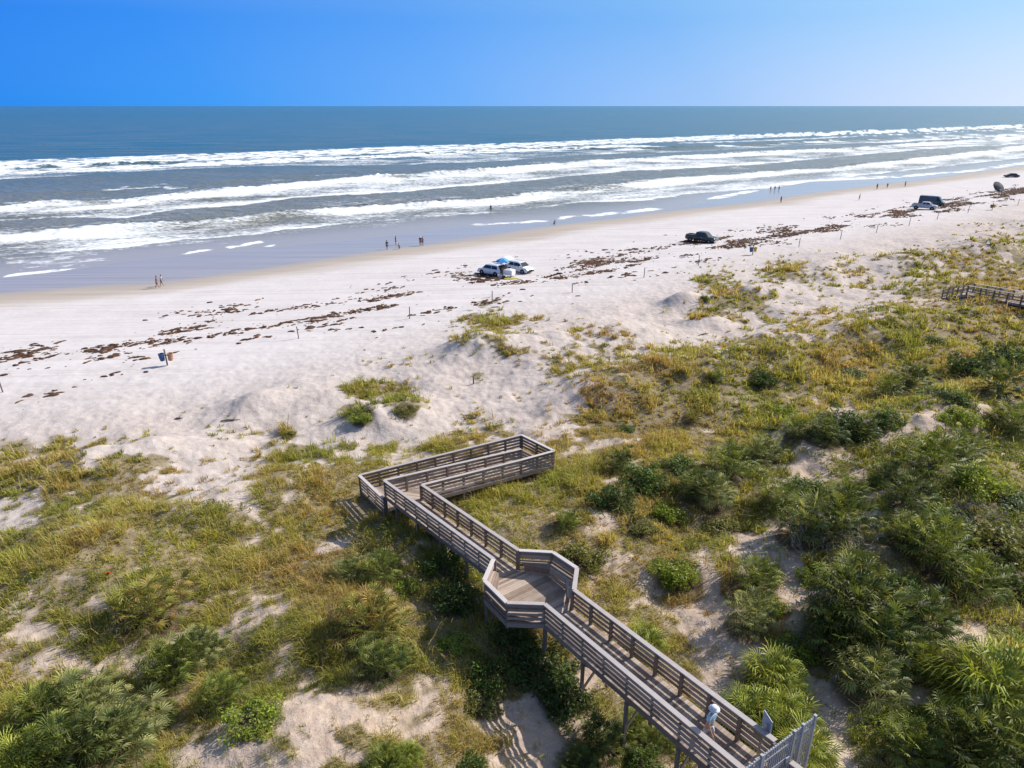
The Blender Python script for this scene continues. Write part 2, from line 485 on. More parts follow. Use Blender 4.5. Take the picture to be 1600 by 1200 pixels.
# ------------------------------------------------------------------ where the palmettos and shrubs stand: kind, tone, photo x, y, photo radius, what sets it apart, group
PLANTS = [
 # left of the boardwalk
 ('p','o',230,943,54,"standing alone in the grass at the left","palmettos left of the boardwalk"),
 ('p','g',255,1043,46,"just below the orange tipped one at the left","palmettos left of the boardwalk"),
 ('p','s',308,1012,40,"growing into the right side of the olive clump at the left","palmettos left of the boardwalk"),
 ('p','g',60,1118,50,"on the left flank of the big bottom left clump","palmettos left of the boardwalk"),
 ('p','s',128,1098,52,"on top of the big bottom left clump","palmettos left of the boardwalk"),
 ('p','s',185,1140,54,"on the right flank of the big bottom left clump","palmettos left of the boardwalk"),
 ('p','d',110,1165,58,"at the foot of the big bottom left clump","palmettos left of the boardwalk"),
 ('p','y',28,1186,42,"in the very bottom left corner","palmettos left of the boardwalk"),
 ('p','g',342,1086,38,"with a bright mossy shrub on its right","palmettos left of the boardwalk"),
 ('s','b',395,1108,44,"low mound beside the small palmetto in the lower left","shrubs left of the boardwalk"),
 ('p','g',250,1118,24,"very small, between the big left clump and the mossy shrub","palmettos left of the boardwalk"),
 ('p','o',575,968,58,"tall with a dark shadow on its left, halfway to the boardwalk","palmettos left of the boardwalk"),
 ('p','d',590,1030,44,"under the tall orange tipped one near the boardwalk","palmettos left of the boardwalk"),
 ('p','g',628,1028,26,"small, right of the tall orange tipped one","palmettos left of the boardwalk"),
 ('p','s',540,893,32,"above the tall orange tipped one and left of a bright shrub","palmettos left of the boardwalk"),
 ('p','g',592,888,40,"between the silvery one and the bright shrub beside the boardwalk","palmettos left of the boardwalk"),
 ('s','b',636,906,27,"touching the green palmetto below the ramp","shrubs left of the boardwalk"),
 ('s','g',700,878,44,"pressed against the outside of the ramp railing","shrubs left of the boardwalk"),
 ('s','d',705,925,42,"in the shade left of the seating platform","shrubs left of the boardwalk"),
 ('s','b',712,996,34,"round, below the left corner of the platform","shrubs left of the boardwalk"),
 ('s','g',768,1042,36,"at the edge of the platform shadow","shrubs left of the boardwalk"),
 ('s','v',752,1085,34,"below the platform shadow, beside a sand patch","shrubs left of the boardwalk"),
 ('s','d',848,1018,60,"large, in the shadow right below the platform","shrubs left of the boardwalk"),
 ('s','d',800,985,44,"under the front edge of the platform","shrubs left of the boardwalk"),
 ('s','d',880,1075,45,"in the boardwalk shadow next to the first tall post","shrubs left of the boardwalk"),
 ('p','g',600,1192,34,"cut by the bottom edge left of a sand hollow","palmettos left of the boardwalk"),
 ('p','y',634,1180,26,"small, at the bottom edge left of a sand hollow","palmettos left of the boardwalk"),
 ('s','g',742,1188,26,"small, at the bottom edge in the middle","shrubs left of the boardwalk"),
 ('p','d',930,1155,42,"in the shade beneath the boardwalk","palmettos left of the boardwalk"),
 ('p','g',985,1135,34,"against a tall boardwalk post in half shade","palmettos left of the boardwalk"),
 ('p','g',1042,1150,26,"small, beside the boardwalk near the bottom edge","palmettos left of the boardwalk"),
 ('s','g',1005,1178,34,"under the boardwalk at the bottom edge","shrubs left of the boardwalk"),
 ('p','d',905,1195,34,"in the shadow at the bottom edge left of the boardwalk","palmettos left of the boardwalk"),
 # right of the boardwalk, near
 ('p','y',1008,1000,38,"leaning on the right railing halfway along the boardwalk","palmettos right of the boardwalk"),
 ('s','v',910,862,38,"behind the corner of the platform bench","shrubs right of the boardwalk"),
 ('s','b',1064,882,44,"round, on a small knoll right of the platform","shrubs right of the boardwalk"),
 ('p','g',1180,898,42,"topmost of the trio on the bare sand right of the boardwalk","palmettos right of the boardwalk"),
 ('p','s',1172,958,42,"lowest of the trio on the bare sand right of the boardwalk","palmettos right of the boardwalk"),
 ('s','b',1212,944,28,"right hand one of the trio on the bare sand","shrubs right of the boardwalk"),
 ('s','b',1245,1002,38,"low and spreading below the trio on the sand","shrubs right of the boardwalk"),
 ('p','y',1208,1056,50,"bushy, above the gate fence","palmettos right of the boardwalk"),
 ('p','y',1172,1110,50,"pressed against the railing next to the gate","palmettos right of the boardwalk"),
 ('p','y',1228,1112,46,"directly behind the gate fence","palmettos right of the boardwalk"),
 ('p','y',1262,1172,44,"in front of the end of the gate fence","palmettos right of the boardwalk"),
 ('p','d',1332,932,76,"biggest and darkest, centre of the right thicket","palmettos in the right thicket"),
 ('p','d',1375,985,62,"in front of the biggest dark one","palmettos in the right thicket"),
 ('p','d',1296,985,48,"at the left foot of the biggest dark one","palmettos in the right thicket"),
 ('p','d',1440,960,52,"right of the biggest dark one","palmettos in the right thicket"),
 ('s','b',1280,895,28,"bright tuft at the left edge of the biggest dark palmetto","shrubs in the right thicket"),
 ('s','g',1410,905,36,"above and right of the biggest dark palmetto","shrubs in the right thicket"),
 ('p','s',1362,1052,52,"left one of the silvery pair below the right thicket","palmettos in the right thicket"),
 ('p','s',1500,1030,44,"right one of the silvery pair below the right thicket","palmettos in the right thicket"),
 ('p','g',1436,1036,34,"between the two silvery ones below the right thicket","palmettos in the right thicket"),
 ('s','b',1398,1106,36,"lime shrub at the lower right, left of its twin","shrubs in the right thicket"),
 ('s','b',1455,1118,42,"lime shrub at the lower right, beside the corner palmetto","shrubs in the right thicket"),
 ('p','g',1425,1165,42,"under the lime shrubs at the lower right","palmettos in the right thicket"),
 ('p','y',1556,1072,76,"tall and large in the lower right corner","palmettos in the right thicket"),
 ('p','d',1580,1158,62,"under the tall one in the lower right corner","palmettos in the right thicket"),
 ('p','d',1502,1160,54,"at the bottom edge left of the lower right corner","palmettos in the right thicket"),
 ('s','b',1585,985,28,"low, beside a sandy scar at the right edge","shrubs in the right thicket"),
 # right, middle distance
 ('p','s',1262,815,54,"at the left end of the dark mass by the sand chute","palmettos in the right thicket"),
 ('p','d',1312,815,50,"middle of the dark mass by the sand chute","palmettos in the right thicket"),
 ('p','g',1222,775,40,"above the grey twiggy shrub by the sand chute","palmettos in the right thicket"),
 ('s','g',1270,755,36,"behind the dark mass by the sand chute","shrubs in the right thicket"),
 ('p','g',1322,770,32,"top right of the dark mass by the sand chute","palmettos in the right thicket"),
 ('s','v',1355,880,40,"dull shrub right of the grey leafless shrub","shrubs in the right thicket"),
 ('p','g',1140,718,46,"bushy, in the middle of the slope above a silvery one","palmettos right of the boardwalk"),
 ('p','s',1195,704,36,"small, at the top of the slope right of a bushy one","palmettos right of the boardwalk"),
 ('p','s',1112,766,38,"pale, at the right end of the leafy group","palmettos right of the boardwalk"),
 ('p','d',1080,757,34,"left of the pale one in the leafy group","palmettos right of the boardwalk"),
 ('s','g',1010,738,46,"main shrub of the leafy group beside the grass slope","shrubs right of the boardwalk"),
 ('s','d',960,768,40,"left end of the leafy group beside the grass slope","shrubs right of the boardwalk"),
 ('s','g',1062,716,34,"top of the leafy group beside the grass slope","shrubs right of the boardwalk"),
 ('p','d',968,722,28,"behind the left end of the leafy group","palmettos right of the boardwalk"),
 ('s','b',1046,795,30,"in front of the leafy group","shrubs right of the boardwalk"),
 ('s','v',1000,808,30,"dull low shrub below the leafy group","shrubs right of the boardwalk"),
 ('s','v',1125,808,32,"below the pale palmetto of the leafy group","shrubs right of the boardwalk"),
 ('p','g',885,812,24,"alone in the grass between the ramp and the leafy group","palmettos right of the boardwalk"),
 ('p','g',1462,712,56,"tall and shaggy on the right ridge","palmettos in the right thicket"),
 ('p','d',1420,768,38,"under the tall shaggy one on the right ridge","palmettos in the right thicket"),
 ('p','s',1388,738,28,"small, left of the tall shaggy one on the right ridge","palmettos in the right thicket"),
 ('p','g',1362,752,22,"very small, on the sand chute left of the right ridge","palmettos in the right thicket"),
 ('s','b',1530,740,40,"bright shrub right of the tall shaggy palmetto","shrubs in the right thicket"),
 ('s','b',1445,782,34,"bright shrub below the tall shaggy palmetto","shrubs in the right thicket"),
 ('s','d',1585,765,40,"at the right edge below the ridge","shrubs in the right thicket"),
 ('p','g',1468,852,50,"in the open scrub right of the biggest dark palmetto","palmettos in the right thicket"),
 ('p','g',1420,828,38,"above the biggest dark palmetto","palmettos in the right thicket"),
 ('s','v',1550,830,54,"broad and dull in the open scrub at the right edge","shrubs in the right thicket"),
 ('p','g',1525,905,46,"near the right edge, above the sandy scar","palmettos in the right thicket"),
 ('s','g',1580,900,38,"at the right edge, above the sandy scar","shrubs in the right thicket"),
 ('s','g',1495,795,34,"below the bright shrub on the right ridge","shrubs in the right thicket"),
 ('p','s',1505,700,30,"behind the bright shrub on the right ridge","palmettos in the right thicket"),
 # ridge behind
 ('s','d',1318,648,48,"largest of the dark group under the sandy slope","shrubs on the grassy ridge"),
 ('p','d',1290,668,34,"left foot of the dark group under the sandy slope","palmettos on the grassy ridge"),
 ('s','g',1388,645,26,"right end of the dark group under the sandy slope","shrubs on the grassy ridge"),
 ('p','d',1350,668,28,"right foot of the dark group under the sandy slope","palmettos on the grassy ridge"),
 ('s','b',1500,645,30,"on top of the sandy slope at the right","shrubs on the grassy ridge"),
 ('s','d',1492,615,26,"behind the bright shrub on top of the sandy slope","shrubs on the grassy ridge"),
 ('p','g',1585,655,38,"at the right edge beside the sandy slope","palmettos on the grassy ridge"),
 ('s','b',1228,640,22,"small and round, alone in the pale grass","shrubs on the grassy ridge"),
 ('p','g',1240,670,20,"small, just below the round bright shrub in the pale grass","palmettos on the grassy ridge"),
 ('s','d',1192,585,24,"small and round on the straw coloured ridge","shrubs on the grassy ridge"),
 ('p','o',1082,650,17,"tiny, in the middle of the straw coloured slope","palmettos on the grassy ridge"),
 ('s','g',978,664,17,"low, at the foot of the straw coloured slope","shrubs on the grassy ridge"),
 ('p','g',1118,588,14,"tiny, left of the round dark shrub on the straw coloured ridge","palmettos on the grassy ridge"),
 ('s','g',1464,524,17,"alone in the grass below the far boardwalk","shrubs on the grassy ridge"),
 ('s','d',1520,566,34,"front one of the far dark bushes at the right edge","shrubs on the grassy ridge"),
 ('s','d',1575,548,34,"rear one of the far dark bushes at the right edge","shrubs on the grassy ridge"),
 ('p','d',1565,598,34,"below the far dark bushes at the right edge","palmettos on the grassy ridge"),
 ('p','d',1425,590,30,"left of the far dark bushes on the ridge","palmettos on the grassy ridge"),
 ('s','g',1455,603,24,"low, below a dark palmetto on the ridge","shrubs on the grassy ridge"),
 ('s','g',1334,573,26,"low and flat at the left of the dark ridge bushes","shrubs on the grassy ridge"),
 ('p','g',1384,608,24,"small, in front of the low flat ridge shrub","palmettos on the grassy ridge"),
 # bare sand
 ('s','b',566,641,24,"low mat on the left side of the small sand dune","shrubs on the open sand"),
 ('s','v',633,632,22,"low mat on the right side of the small sand dune","shrubs on the open sand"),
 ('s','v',450,676,12,"tiny, alone on the sand left of the boardwalk corner","shrubs on the open sand"),
 ('s','g',1103,462,9,"tiny, beside the steep sand hump","shrubs on the open sand"),
 ('s','g',490,722,11,"low, left of the upper ramp in thin grass","shrubs on the open sand"),
]
PLACED = []
for (kind, tone, px, py, r, where, grp) in PLANTS:
    g0 = ground(px, py)
    rad0 = r * ((g0 - Vector((0, 0, CAM_H))).length) / F_PX
    g = ground(px, py, 0.5 * rad0)
    PLACED.append((g, r * ((g - Vector((0, 0, CAM_H))).length) / F_PX))
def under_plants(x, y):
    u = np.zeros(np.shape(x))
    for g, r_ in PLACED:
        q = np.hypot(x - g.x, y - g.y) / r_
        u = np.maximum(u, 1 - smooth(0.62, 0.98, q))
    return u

# ------------------------------------------------------------------ ground sheet
def polar_grid(ang, rad):
    A, Rr = np.meshgrid(ang, rad)
    x = Rr * np.sin(A); y = Rr * np.cos(A)
    nr, na = A.shape
    i = np.arange(nr * na).reshape(nr, na)
    q = np.stack([i[:-1, :-1], i[:-1, 1:], i[1:, 1:], i[1:, :-1]], -1).reshape(-1, 4)[:, ::-1]
    return x.ravel(), y.ravel(), q
ang = np.concatenate([np.linspace(-math.pi, -0.95, 30)[:-1], np.linspace(-0.95, 0.95, 760), np.linspace(0.95, math.pi, 30)[1:]])
rad = np.concatenate([[0.5, 3, 6, 9], np.geomspace(11, 330, 640), np.geomspace(330, 9000, 60)[1:]])
gx, gy, gq = polar_grid(ang, rad)
gz = land(gx, gy)
me = np_mesh("sand", np.stack([gx, gy, gz], 1), gq, smooth_shade=True)
gs, gn = sn(gx, gy)
gd = n_edge(gs) - gn + 2.0 * fbm(gs / 22, gn / 5, 3, 51)
fattr(me, "wet", 1 - smooth(-6.0, 1.5, gd))
fattr(me, "damp", 1 - smooth(0.5, 9.0, gd))
fattr(me, "veg", veg_density(gx, gy, gz))
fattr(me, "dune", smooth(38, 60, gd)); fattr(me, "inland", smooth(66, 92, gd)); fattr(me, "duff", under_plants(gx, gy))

m, nt, out = new_mat("dune_and_beach_sand"); n = N(nt)
tc = n.add("ShaderNodeTexCoord"); P = tc.outputs["Object"]
along = n.mapping(P, -TH, (1, 1, 1))
wet, damp, veg, dune = n.attr("wet"), n.attr("damp"), n.attr("veg"), n.attr("dune")
big = n.noise(P, 0.22, 5); mid = n.noise(P, 1.4, 5, 0.6); fine = n.noise(P, 9.0, 4, 0.65)
lanes = n.noise(n.mapping(P, -TH, (0.02, 0.9, 1)), 1.0, 4)
dry = n.ramp(n.math('ADD', n.math('MULTIPLY', big, 0.5), n.math('MULTIPLY', mid, 0.5)), [(0.33, (0.545, 0.495, 0.485)), (0.66, (0.67, 0.62, 0.61))])
dry = n.mix(n.math('MULTIPLY', n.ramp(lanes, [(0.42, 0.0), (0.62, 1.0)]), n.math('SUBTRACT', 0.35, n.math('MULTIPLY', dune, 0.35))), dry, (0.72, 0.675, 0.65))
trk = n.noise(n.mapping(P, -TH, (0.006, 1.9, 1)), 1.0, 2)
dry = n.mix(n.math('MULTIPLY', n.ramp(trk, [(0.56, 0.0), (0.63, 1.0)]), n.math('SUBTRACT', 0.4, n.math('MULTIPLY', dune, 0.4))), dry, (0.45, 0.40, 0.37))
dune_c = n.ramp(n.math('ADD', n.math('MULTIPLY', mid, 0.6), n.math('MULTIPLY', fine, 0.4)), [(0.30, (0.35, 0.275, 0.225)), (0.62, (0.57, 0.485, 0.43))])
dry = n.mix(n.math('MULTIPLY', dune, 0.75), dry, dune_c)
tan = n.ramp(n.math('ADD', n.math('MULTIPLY', mid, 0.6), n.math('MULTIPLY', fine, 0.4)), [(0.30, (0.35, 0.25, 0.18)), (0.62, (0.585, 0.455, 0.355))])
dry = n.mix(n.math('MULTIPLY', n.attr('inland'), 0.85), dry, tan)
dampc = n.ramp(lanes, [(0.35, (0.40, 0.335, 0.28)), (0.7, (0.50, 0.435, 0.375))])
c = n.mix(damp, dry, dampc)
c = n.mix(wet, c, (0.40, 0.355, 0.325))
litter = n.ramp(n.math('ADD', n.math('MULTIPLY', fine, 0.7), n.math('MULTIPLY', mid, 0.3)), [(0.3, (0.10, 0.08, 0.035)), (0.7, (0.32, 0.25, 0.13))])
vf = n.math('ADD', n.math('MULTIPLY', veg, 1.25), n.math('MULTIPLY', n.math('SUBTRACT', fine, 0.5), 0.9))
c = n.mix(n.ramp(vf, [(0.40, 0.0), (0.95, 0.85)]), c, litter)
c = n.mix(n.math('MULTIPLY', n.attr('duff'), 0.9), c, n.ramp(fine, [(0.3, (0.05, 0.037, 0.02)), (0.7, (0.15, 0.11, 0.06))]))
c = n.mix(n.math('MULTIPLY', wet, n.ramp(lanes, [(0.4, 0.0), (0.65, 0.35)])), c, (0.20, 0.175, 0.16))
p = n.add("ShaderNodeBsdfPrincipled")
n.l(c, p.inputs["Base Color"])
n.l(n.math('SUBTRACT', 0.95, n.math('MULTIPLY', wet, 0.80)), p.inputs["Roughness"])
n.l(n.math('ADD', 0.1, n.math('MULTIPLY', wet, 0.12)), p.inputs["Specular IOR Level"])
foot = n.add("ShaderNodeTexVoronoi", Scale=1.7); n.l(P, foot.inputs["Vector"])
hgt = n.math('ADD', n.math('MULTIPLY', mid, 0.5), n.math('ADD', n.math('MULTIPLY', fine, 0.3), n.math('MULTIPLY', foot.outputs["Distance"], 0.35)))
bst = n.math('MULTIPLY', n.math('SUBTRACT', 1.0, damp), n.math('ADD', 0.16, n.math('MULTIPLY', dune, 0.7)))
bu = n.add("ShaderNodeBump", Distance=0.16); n.l(bst, bu.inputs["Strength"]); n.l(hgt, bu.inputs["Height"])
n.l(bu.outputs[0], p.inputs["Normal"]); n.l(p.outputs[0], out.inputs[0])
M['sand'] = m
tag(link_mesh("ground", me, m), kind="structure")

# ------------------------------------------------------------------ the sea
FOAM = []   # front (shore side) and back line in photo positions, strength, roller height
FOAM.append(([(0, 281), (100, 276), (175, 270), (280, 265), (375, 261), (450, 258), (550, 258), (650, 256), (800, 251), (900, 243), (960, 240), (1100, 236), (1200, 230), (1300, 226), (1400, 222), (1500, 217), (1600, 211)],
             [(0, 261), (100, 257), (175, 255), (280, 253), (375, 251), (450, 249), (550, 247), (650, 238), (800, 231), (900, 232), (960, 234), (1100, 229), (1200, 224), (1300, 219), (1400, 215), (1500, 209), (1600, 203)], 0.74, 0.7))
FOAM.append(([(0, 346), (100, 340), (200, 341), (280, 326), (375, 322), (450, 311), (525, 305), (625, 300), (700, 293), (800, 284), (900, 274), (1000, 266), (1100, 262), (1200, 256), (1300, 246), (1400, 238), (1500, 230), (1600, 225)],
             [(0, 325), (100, 316), (200, 314), (280, 304), (375, 295), (450, 286), (525, 280), (625, 275), (700, 270), (800, 263), (900, 252), (1000, 247), (1100, 242), (1200, 237), (1300, 234), (1400, 227), (1500, 220), (1600, 212)], 0.92, 0.8))
FOAM.append(([(0, 401), (100, 396), (200, 389), (300, 376), (400, 368), (450, 359), (550, 350), (650, 341), (800, 331), (900, 317), (1000, 314), (1100, 302), (1200, 294), (1300, 281), (1400, 268), (1500, 258), (1600, 247)],
             [(0, 364), (100, 359), (200, 352), (300, 347), (400, 339), (450, 332), (550, 325), (650, 319), (800, 309), (900, 295), (1000, 283), (1100, 275), (1200, 269), (1300, 263), (1400, 252), (1500, 240), (1600, 227)], 0.9, 0.55))
EXTRA = [  # thin or short pieces: front, back, strength
    ([(975, 231), (1030, 231)], [(975, 225), (1030, 226)], 1.0), ([(1040, 226), (1100, 224), (1150, 223)], [(1040, 223), (1100, 221), (1150, 220)], .7),
    ([(1200, 217), (1235, 215), (1270, 213)], [(1200, 210), (1235, 208), (1270, 207)], 1.1), ([(1310, 211), (1360, 209)], [(1310, 206), (1360, 205)], 1.0),
    ([(1385, 206), (1428, 204)], [(1385, 202), (1428, 200)], 1.0), ([(1440, 205), (1500, 204), (1600, 200)], [(1440, 200), (1500, 198), (1600, 194)], 1.0),
    ([(1340, 225), (1420, 222)], [(1340, 222), (1420, 218)], .9),
    ([(0, 435), (95, 425), (160, 416), (192, 408)], [(0, 431), (95, 421), (160, 413), (192, 405)], 1.0),
    ([(0, 432), (95, 423), (180, 410)], [(0, 402), (95, 398), (180, 395)], .42),
    ([(262, 402), (310, 395), (345, 391)], [(262, 399), (310, 392), (345, 388)], .9), ([(352, 389), (412, 379)], [(352, 385), (412, 375)], 1.0), ([(410, 387), (460, 378)], [(410, 384), (460, 375)], .6),
    ([(725, 355), (800, 349), (865, 346)], [(725, 351), (800, 346), (865, 342)], .75), ([(850, 346), (925, 338), (1050, 327)], [(850, 341), (925, 334), (1050, 321)], .75),
    ([(1050, 327), (1190, 298), (1265, 286), (1400, 280), (1525, 270), (1600, 258)], [(1050, 321), (1190, 292), (1265, 280), (1400, 274), (1525, 264), (1600, 252)], .9),
    ([(150, 300), (200, 296), (280, 291)], [(150, 296), (200, 291), (280, 286)], .5), ([(250, 296), (300, 294)], [(250, 291), (300, 290)], .5), ([(0, 318), (60, 316)], [(0, 312), (60, 311)], .4),
    ([(450, 342), (560, 325), (700, 315)], [(450, 322), (560, 305), (700, 300)], .3)]
ang = np.concatenate([np.linspace(-1.75, -0.9, 40)[:-1], np.linspace(-0.9, 0.9, 1150), np.linspace(0.9, 1.75, 40)[1:]])
rad = np.concatenate([np.geomspace(88, 700, 640), np.geomspace(700, 60000, 90)[1:]])
wx, wy, wq = polar_grid(ang, rad)
ws, wnn = sn(wx, wy)
ddw = wnn - n_water(ws)
foam = np.zeros(len(wx)); wz = np.zeros(len(wx))
wob = 1.6 * fbm(ws / 9, wnn / 30, 4, 61) + 0.5 * fbm(ws / 1.7, wnn / 3, 3, 65)
def band(front, back):
    sf, nf = line_sn(front); sb, nb = line_sn(back)
    f = np.interp(ws, sf, nf); b = np.interp(ws, sb, nb)
    lo = max(sf[0], sb[0]); hi = min(sf[-1], sb[-1])
    return f, b, lo, hi
for (fr, bk, st, rh) in FOAM:
    f, b, lo, hi = band(fr, bk)
    wd = np.maximum(b - f, 2.0)
    u = (wnn + wob - f) / wd
    env = smooth(-0.02, 0.06, u) * (1 - (smooth(0.9, 1.1, u) if st > 0.8 else smooth(0, 1, (u - 0.35 - 0.45 * np.clip(0.5 + fbm(ws / 16, wnn * 0, 2, 83), 0, 1)) / 0.28)))
    mod = 0.80 + 0.45 * fbm(ws / 18, wnn / 9, 3, 71)
    body = 0.56 + 0.40 * np.exp(-((u - 0.8) / 0.2) ** 2) + 0.25 * np.exp(-((u - 0.05) / 0.08) ** 2)
    foam = np.maximum(foam, env * st * mod * body)
    tail = (st > 0.8) * smooth(-0.75, -0.05, u) * (1 - smooth(1.1, 2.0, u))
    foam = np.maximum(foam, tail * 0.27 * (0.55 + 0.9 * fbm(ws / 14, wnn / 5, 3, 78)))
    q = (wnn + 0.6 * wob - (b - 0.12 * wd)) / np.minimum(wd * 0.35, 4.0)
    wz += 1.5 * rh * np.where(q < 0, np.exp(-(q / 0.8) ** 2), np.exp(-(q / 2.2) ** 2)) * (0.75 + 0.4 * fbm(ws / 12, wnn / 40, 2, 75)) * (0.85 + 0.35 * fbm(ws / 1.3, wnn / 1.3, 2, 76))
for (fr, bk, st) in EXTRA:
    f, b, lo, hi = band(fr, bk)
    wd = np.maximum(b - f, 0.5)
    u = (wnn + 0.75 * wob - f) / wd
    ends = smooth(lo - 1, lo + (hi - lo) * 0.12, ws) * (1 - smooth(hi - (hi - lo) * 0.12, hi + 1, ws))
    if hi > 300: ends = smooth(lo - 1, lo + (hi - lo) * 0.12, ws)
    foam = np.maximum(foam, smooth(-0.1, 0.2, u) * (1 - smooth(0.7, 1.2, u)) * ends * st * np.clip(0.72 + 0.75 * fbm(ws / 4, wnn / 3, 3, 81), 0.1, 1.1))
foam = foam * smooth(-0.5, 0.3, ddw)
swell = 0.22 * np.sin(wnn / 8.5 + 2.2 * fbm(ws / 60, wnn / 60, 2, 91)) * smooth(20, 90, ddw) * (1 - smooth(300, 900, wnn))
chop = 0.10 * fbm(ws / 2.5, wnn / 1.6, 3, 95) * smooth(5, 40, ddw) * (1 - smooth(300, 700, wnn))
wz = (wz * smooth(3, 14, ddw) + swell + chop) + 0.012
me = np_mesh("sea", np.stack([wx, wy, wz], 1), wq, smooth_shade=True)
fattr(me, "foam", np.clip(foam, 0, 1.3)); fattr(me, "deep", smooth(25, 330, ddw)); fattr(me, "shallow", 1 - smooth(4, 45, ddw)); fattr(me, "faraway", smooth(300, 3000, wnn))
m, nt, out = new_mat("sea_water"); n = N(nt)
tc = n.add("ShaderNodeTexCoord"); P = tc.outputs["Object"]
fo, deep, shal, far = n.attr("foam"), n.attr("deep"), n.attr("shallow"), n.attr("faraway")
streak = n.noise(n.mapping(P, -TH, (0.012, 0.07, 1)), 1.0, 4)
c = n.mix(deep, (0.215, 0.21, 0.165), (0.026, 0.12, 0.165))
c = n.mix(n.math('MULTIPLY', n.ramp(streak, [(0.45, 0.0), (0.65, 1.0)]), n.math('SUBTRACT', 0.5, n.math('MULTIPLY', far, 0.5))), c, (0.20, 0.185, 0.12))
c = n.mix(n.math('MULTIPLY', shal, 0.5), c, (0.26, 0.24, 0.205))
c = n.mix(n.math('MULTIPLY', n.math('POWER', shal, 5.0), 0.9), c, (0.38, 0.34, 0.31))
p = n.add("ShaderNodeBsdfPrincipled", Roughness=0.22)
p.inputs["Specular IOR Level"].default_value = 0.42
p.inputs["IOR"].default_value = 1.33
n.l(c, p.inputs["Base Color"])
w1 = n.noise(n.mapping(P, -TH, (0.22, 0.55, 1)), 1.0, 6, 0.6)
w2 = n.noise(n.mapping(P, -TH, (0.03, 0.09, 1)), 1.0, 4, 0.6)
hh = n.math('ADD', n.math('MULTIPLY', w1, 1.3), n.math('MULTIPLY', w2, 2.2))
bu = n.add("ShaderNodeBump", Distance=1.0)
n.l(n.math('SUBTRACT', 0.97, n.math('MULTIPLY', n.math('POWER', shal, 2.0), 0.9)), bu.inputs["Strength"])
n.l(hh, bu.inputs["Height"]); n.l(bu.outputs[0], p.inputs["Normal"])
lace = n.noise(n.mapping(P, -TH, (0.7, 1.1, 1)), 1.0, 6, 0.7)
lace2 = n.noise(n.mapping(P, -TH, (0.16, 0.4, 1)), 1.0, 3)
v = n.math('ADD', n.math('MULTIPLY', fo, 1.5), n.math('ADD', n.math('MULTIPLY', n.math('SUBTRACT', lace, 0.5), 2.0), n.math('MULTIPLY', n.math('SUBTRACT', lace2, 0.5), 0.9)))
v = n.math('MULTIPLY', v, n.ramp(fo, [(0.02, 0.0), (0.12, 1.0)]))
ff = n.ramp(v, [(0.45, 0.0), (1.15, 1.0)])
fd = n.add("ShaderNodeBsdfDiffuse"); fd.inputs["Color"].default_value = (0.80, 0.82, 0.83, 1)
fb = n.add("ShaderNodeBump", Strength=0.35, Distance=0.3); n.l(lace, fb.inputs["Height"]); n.l(fb.outputs[0], fd.inputs["Normal"])
mx = n.add("ShaderNodeMixShader"); n.l(ff, mx.inputs[0]); n.l(p.outputs[0], mx.inputs[1]); n.l(fd.outputs[0], mx.inputs[2]); n.l(mx.outputs[0], out.inputs[0])
tag(link_mesh("sea", me, m), kind="structure")

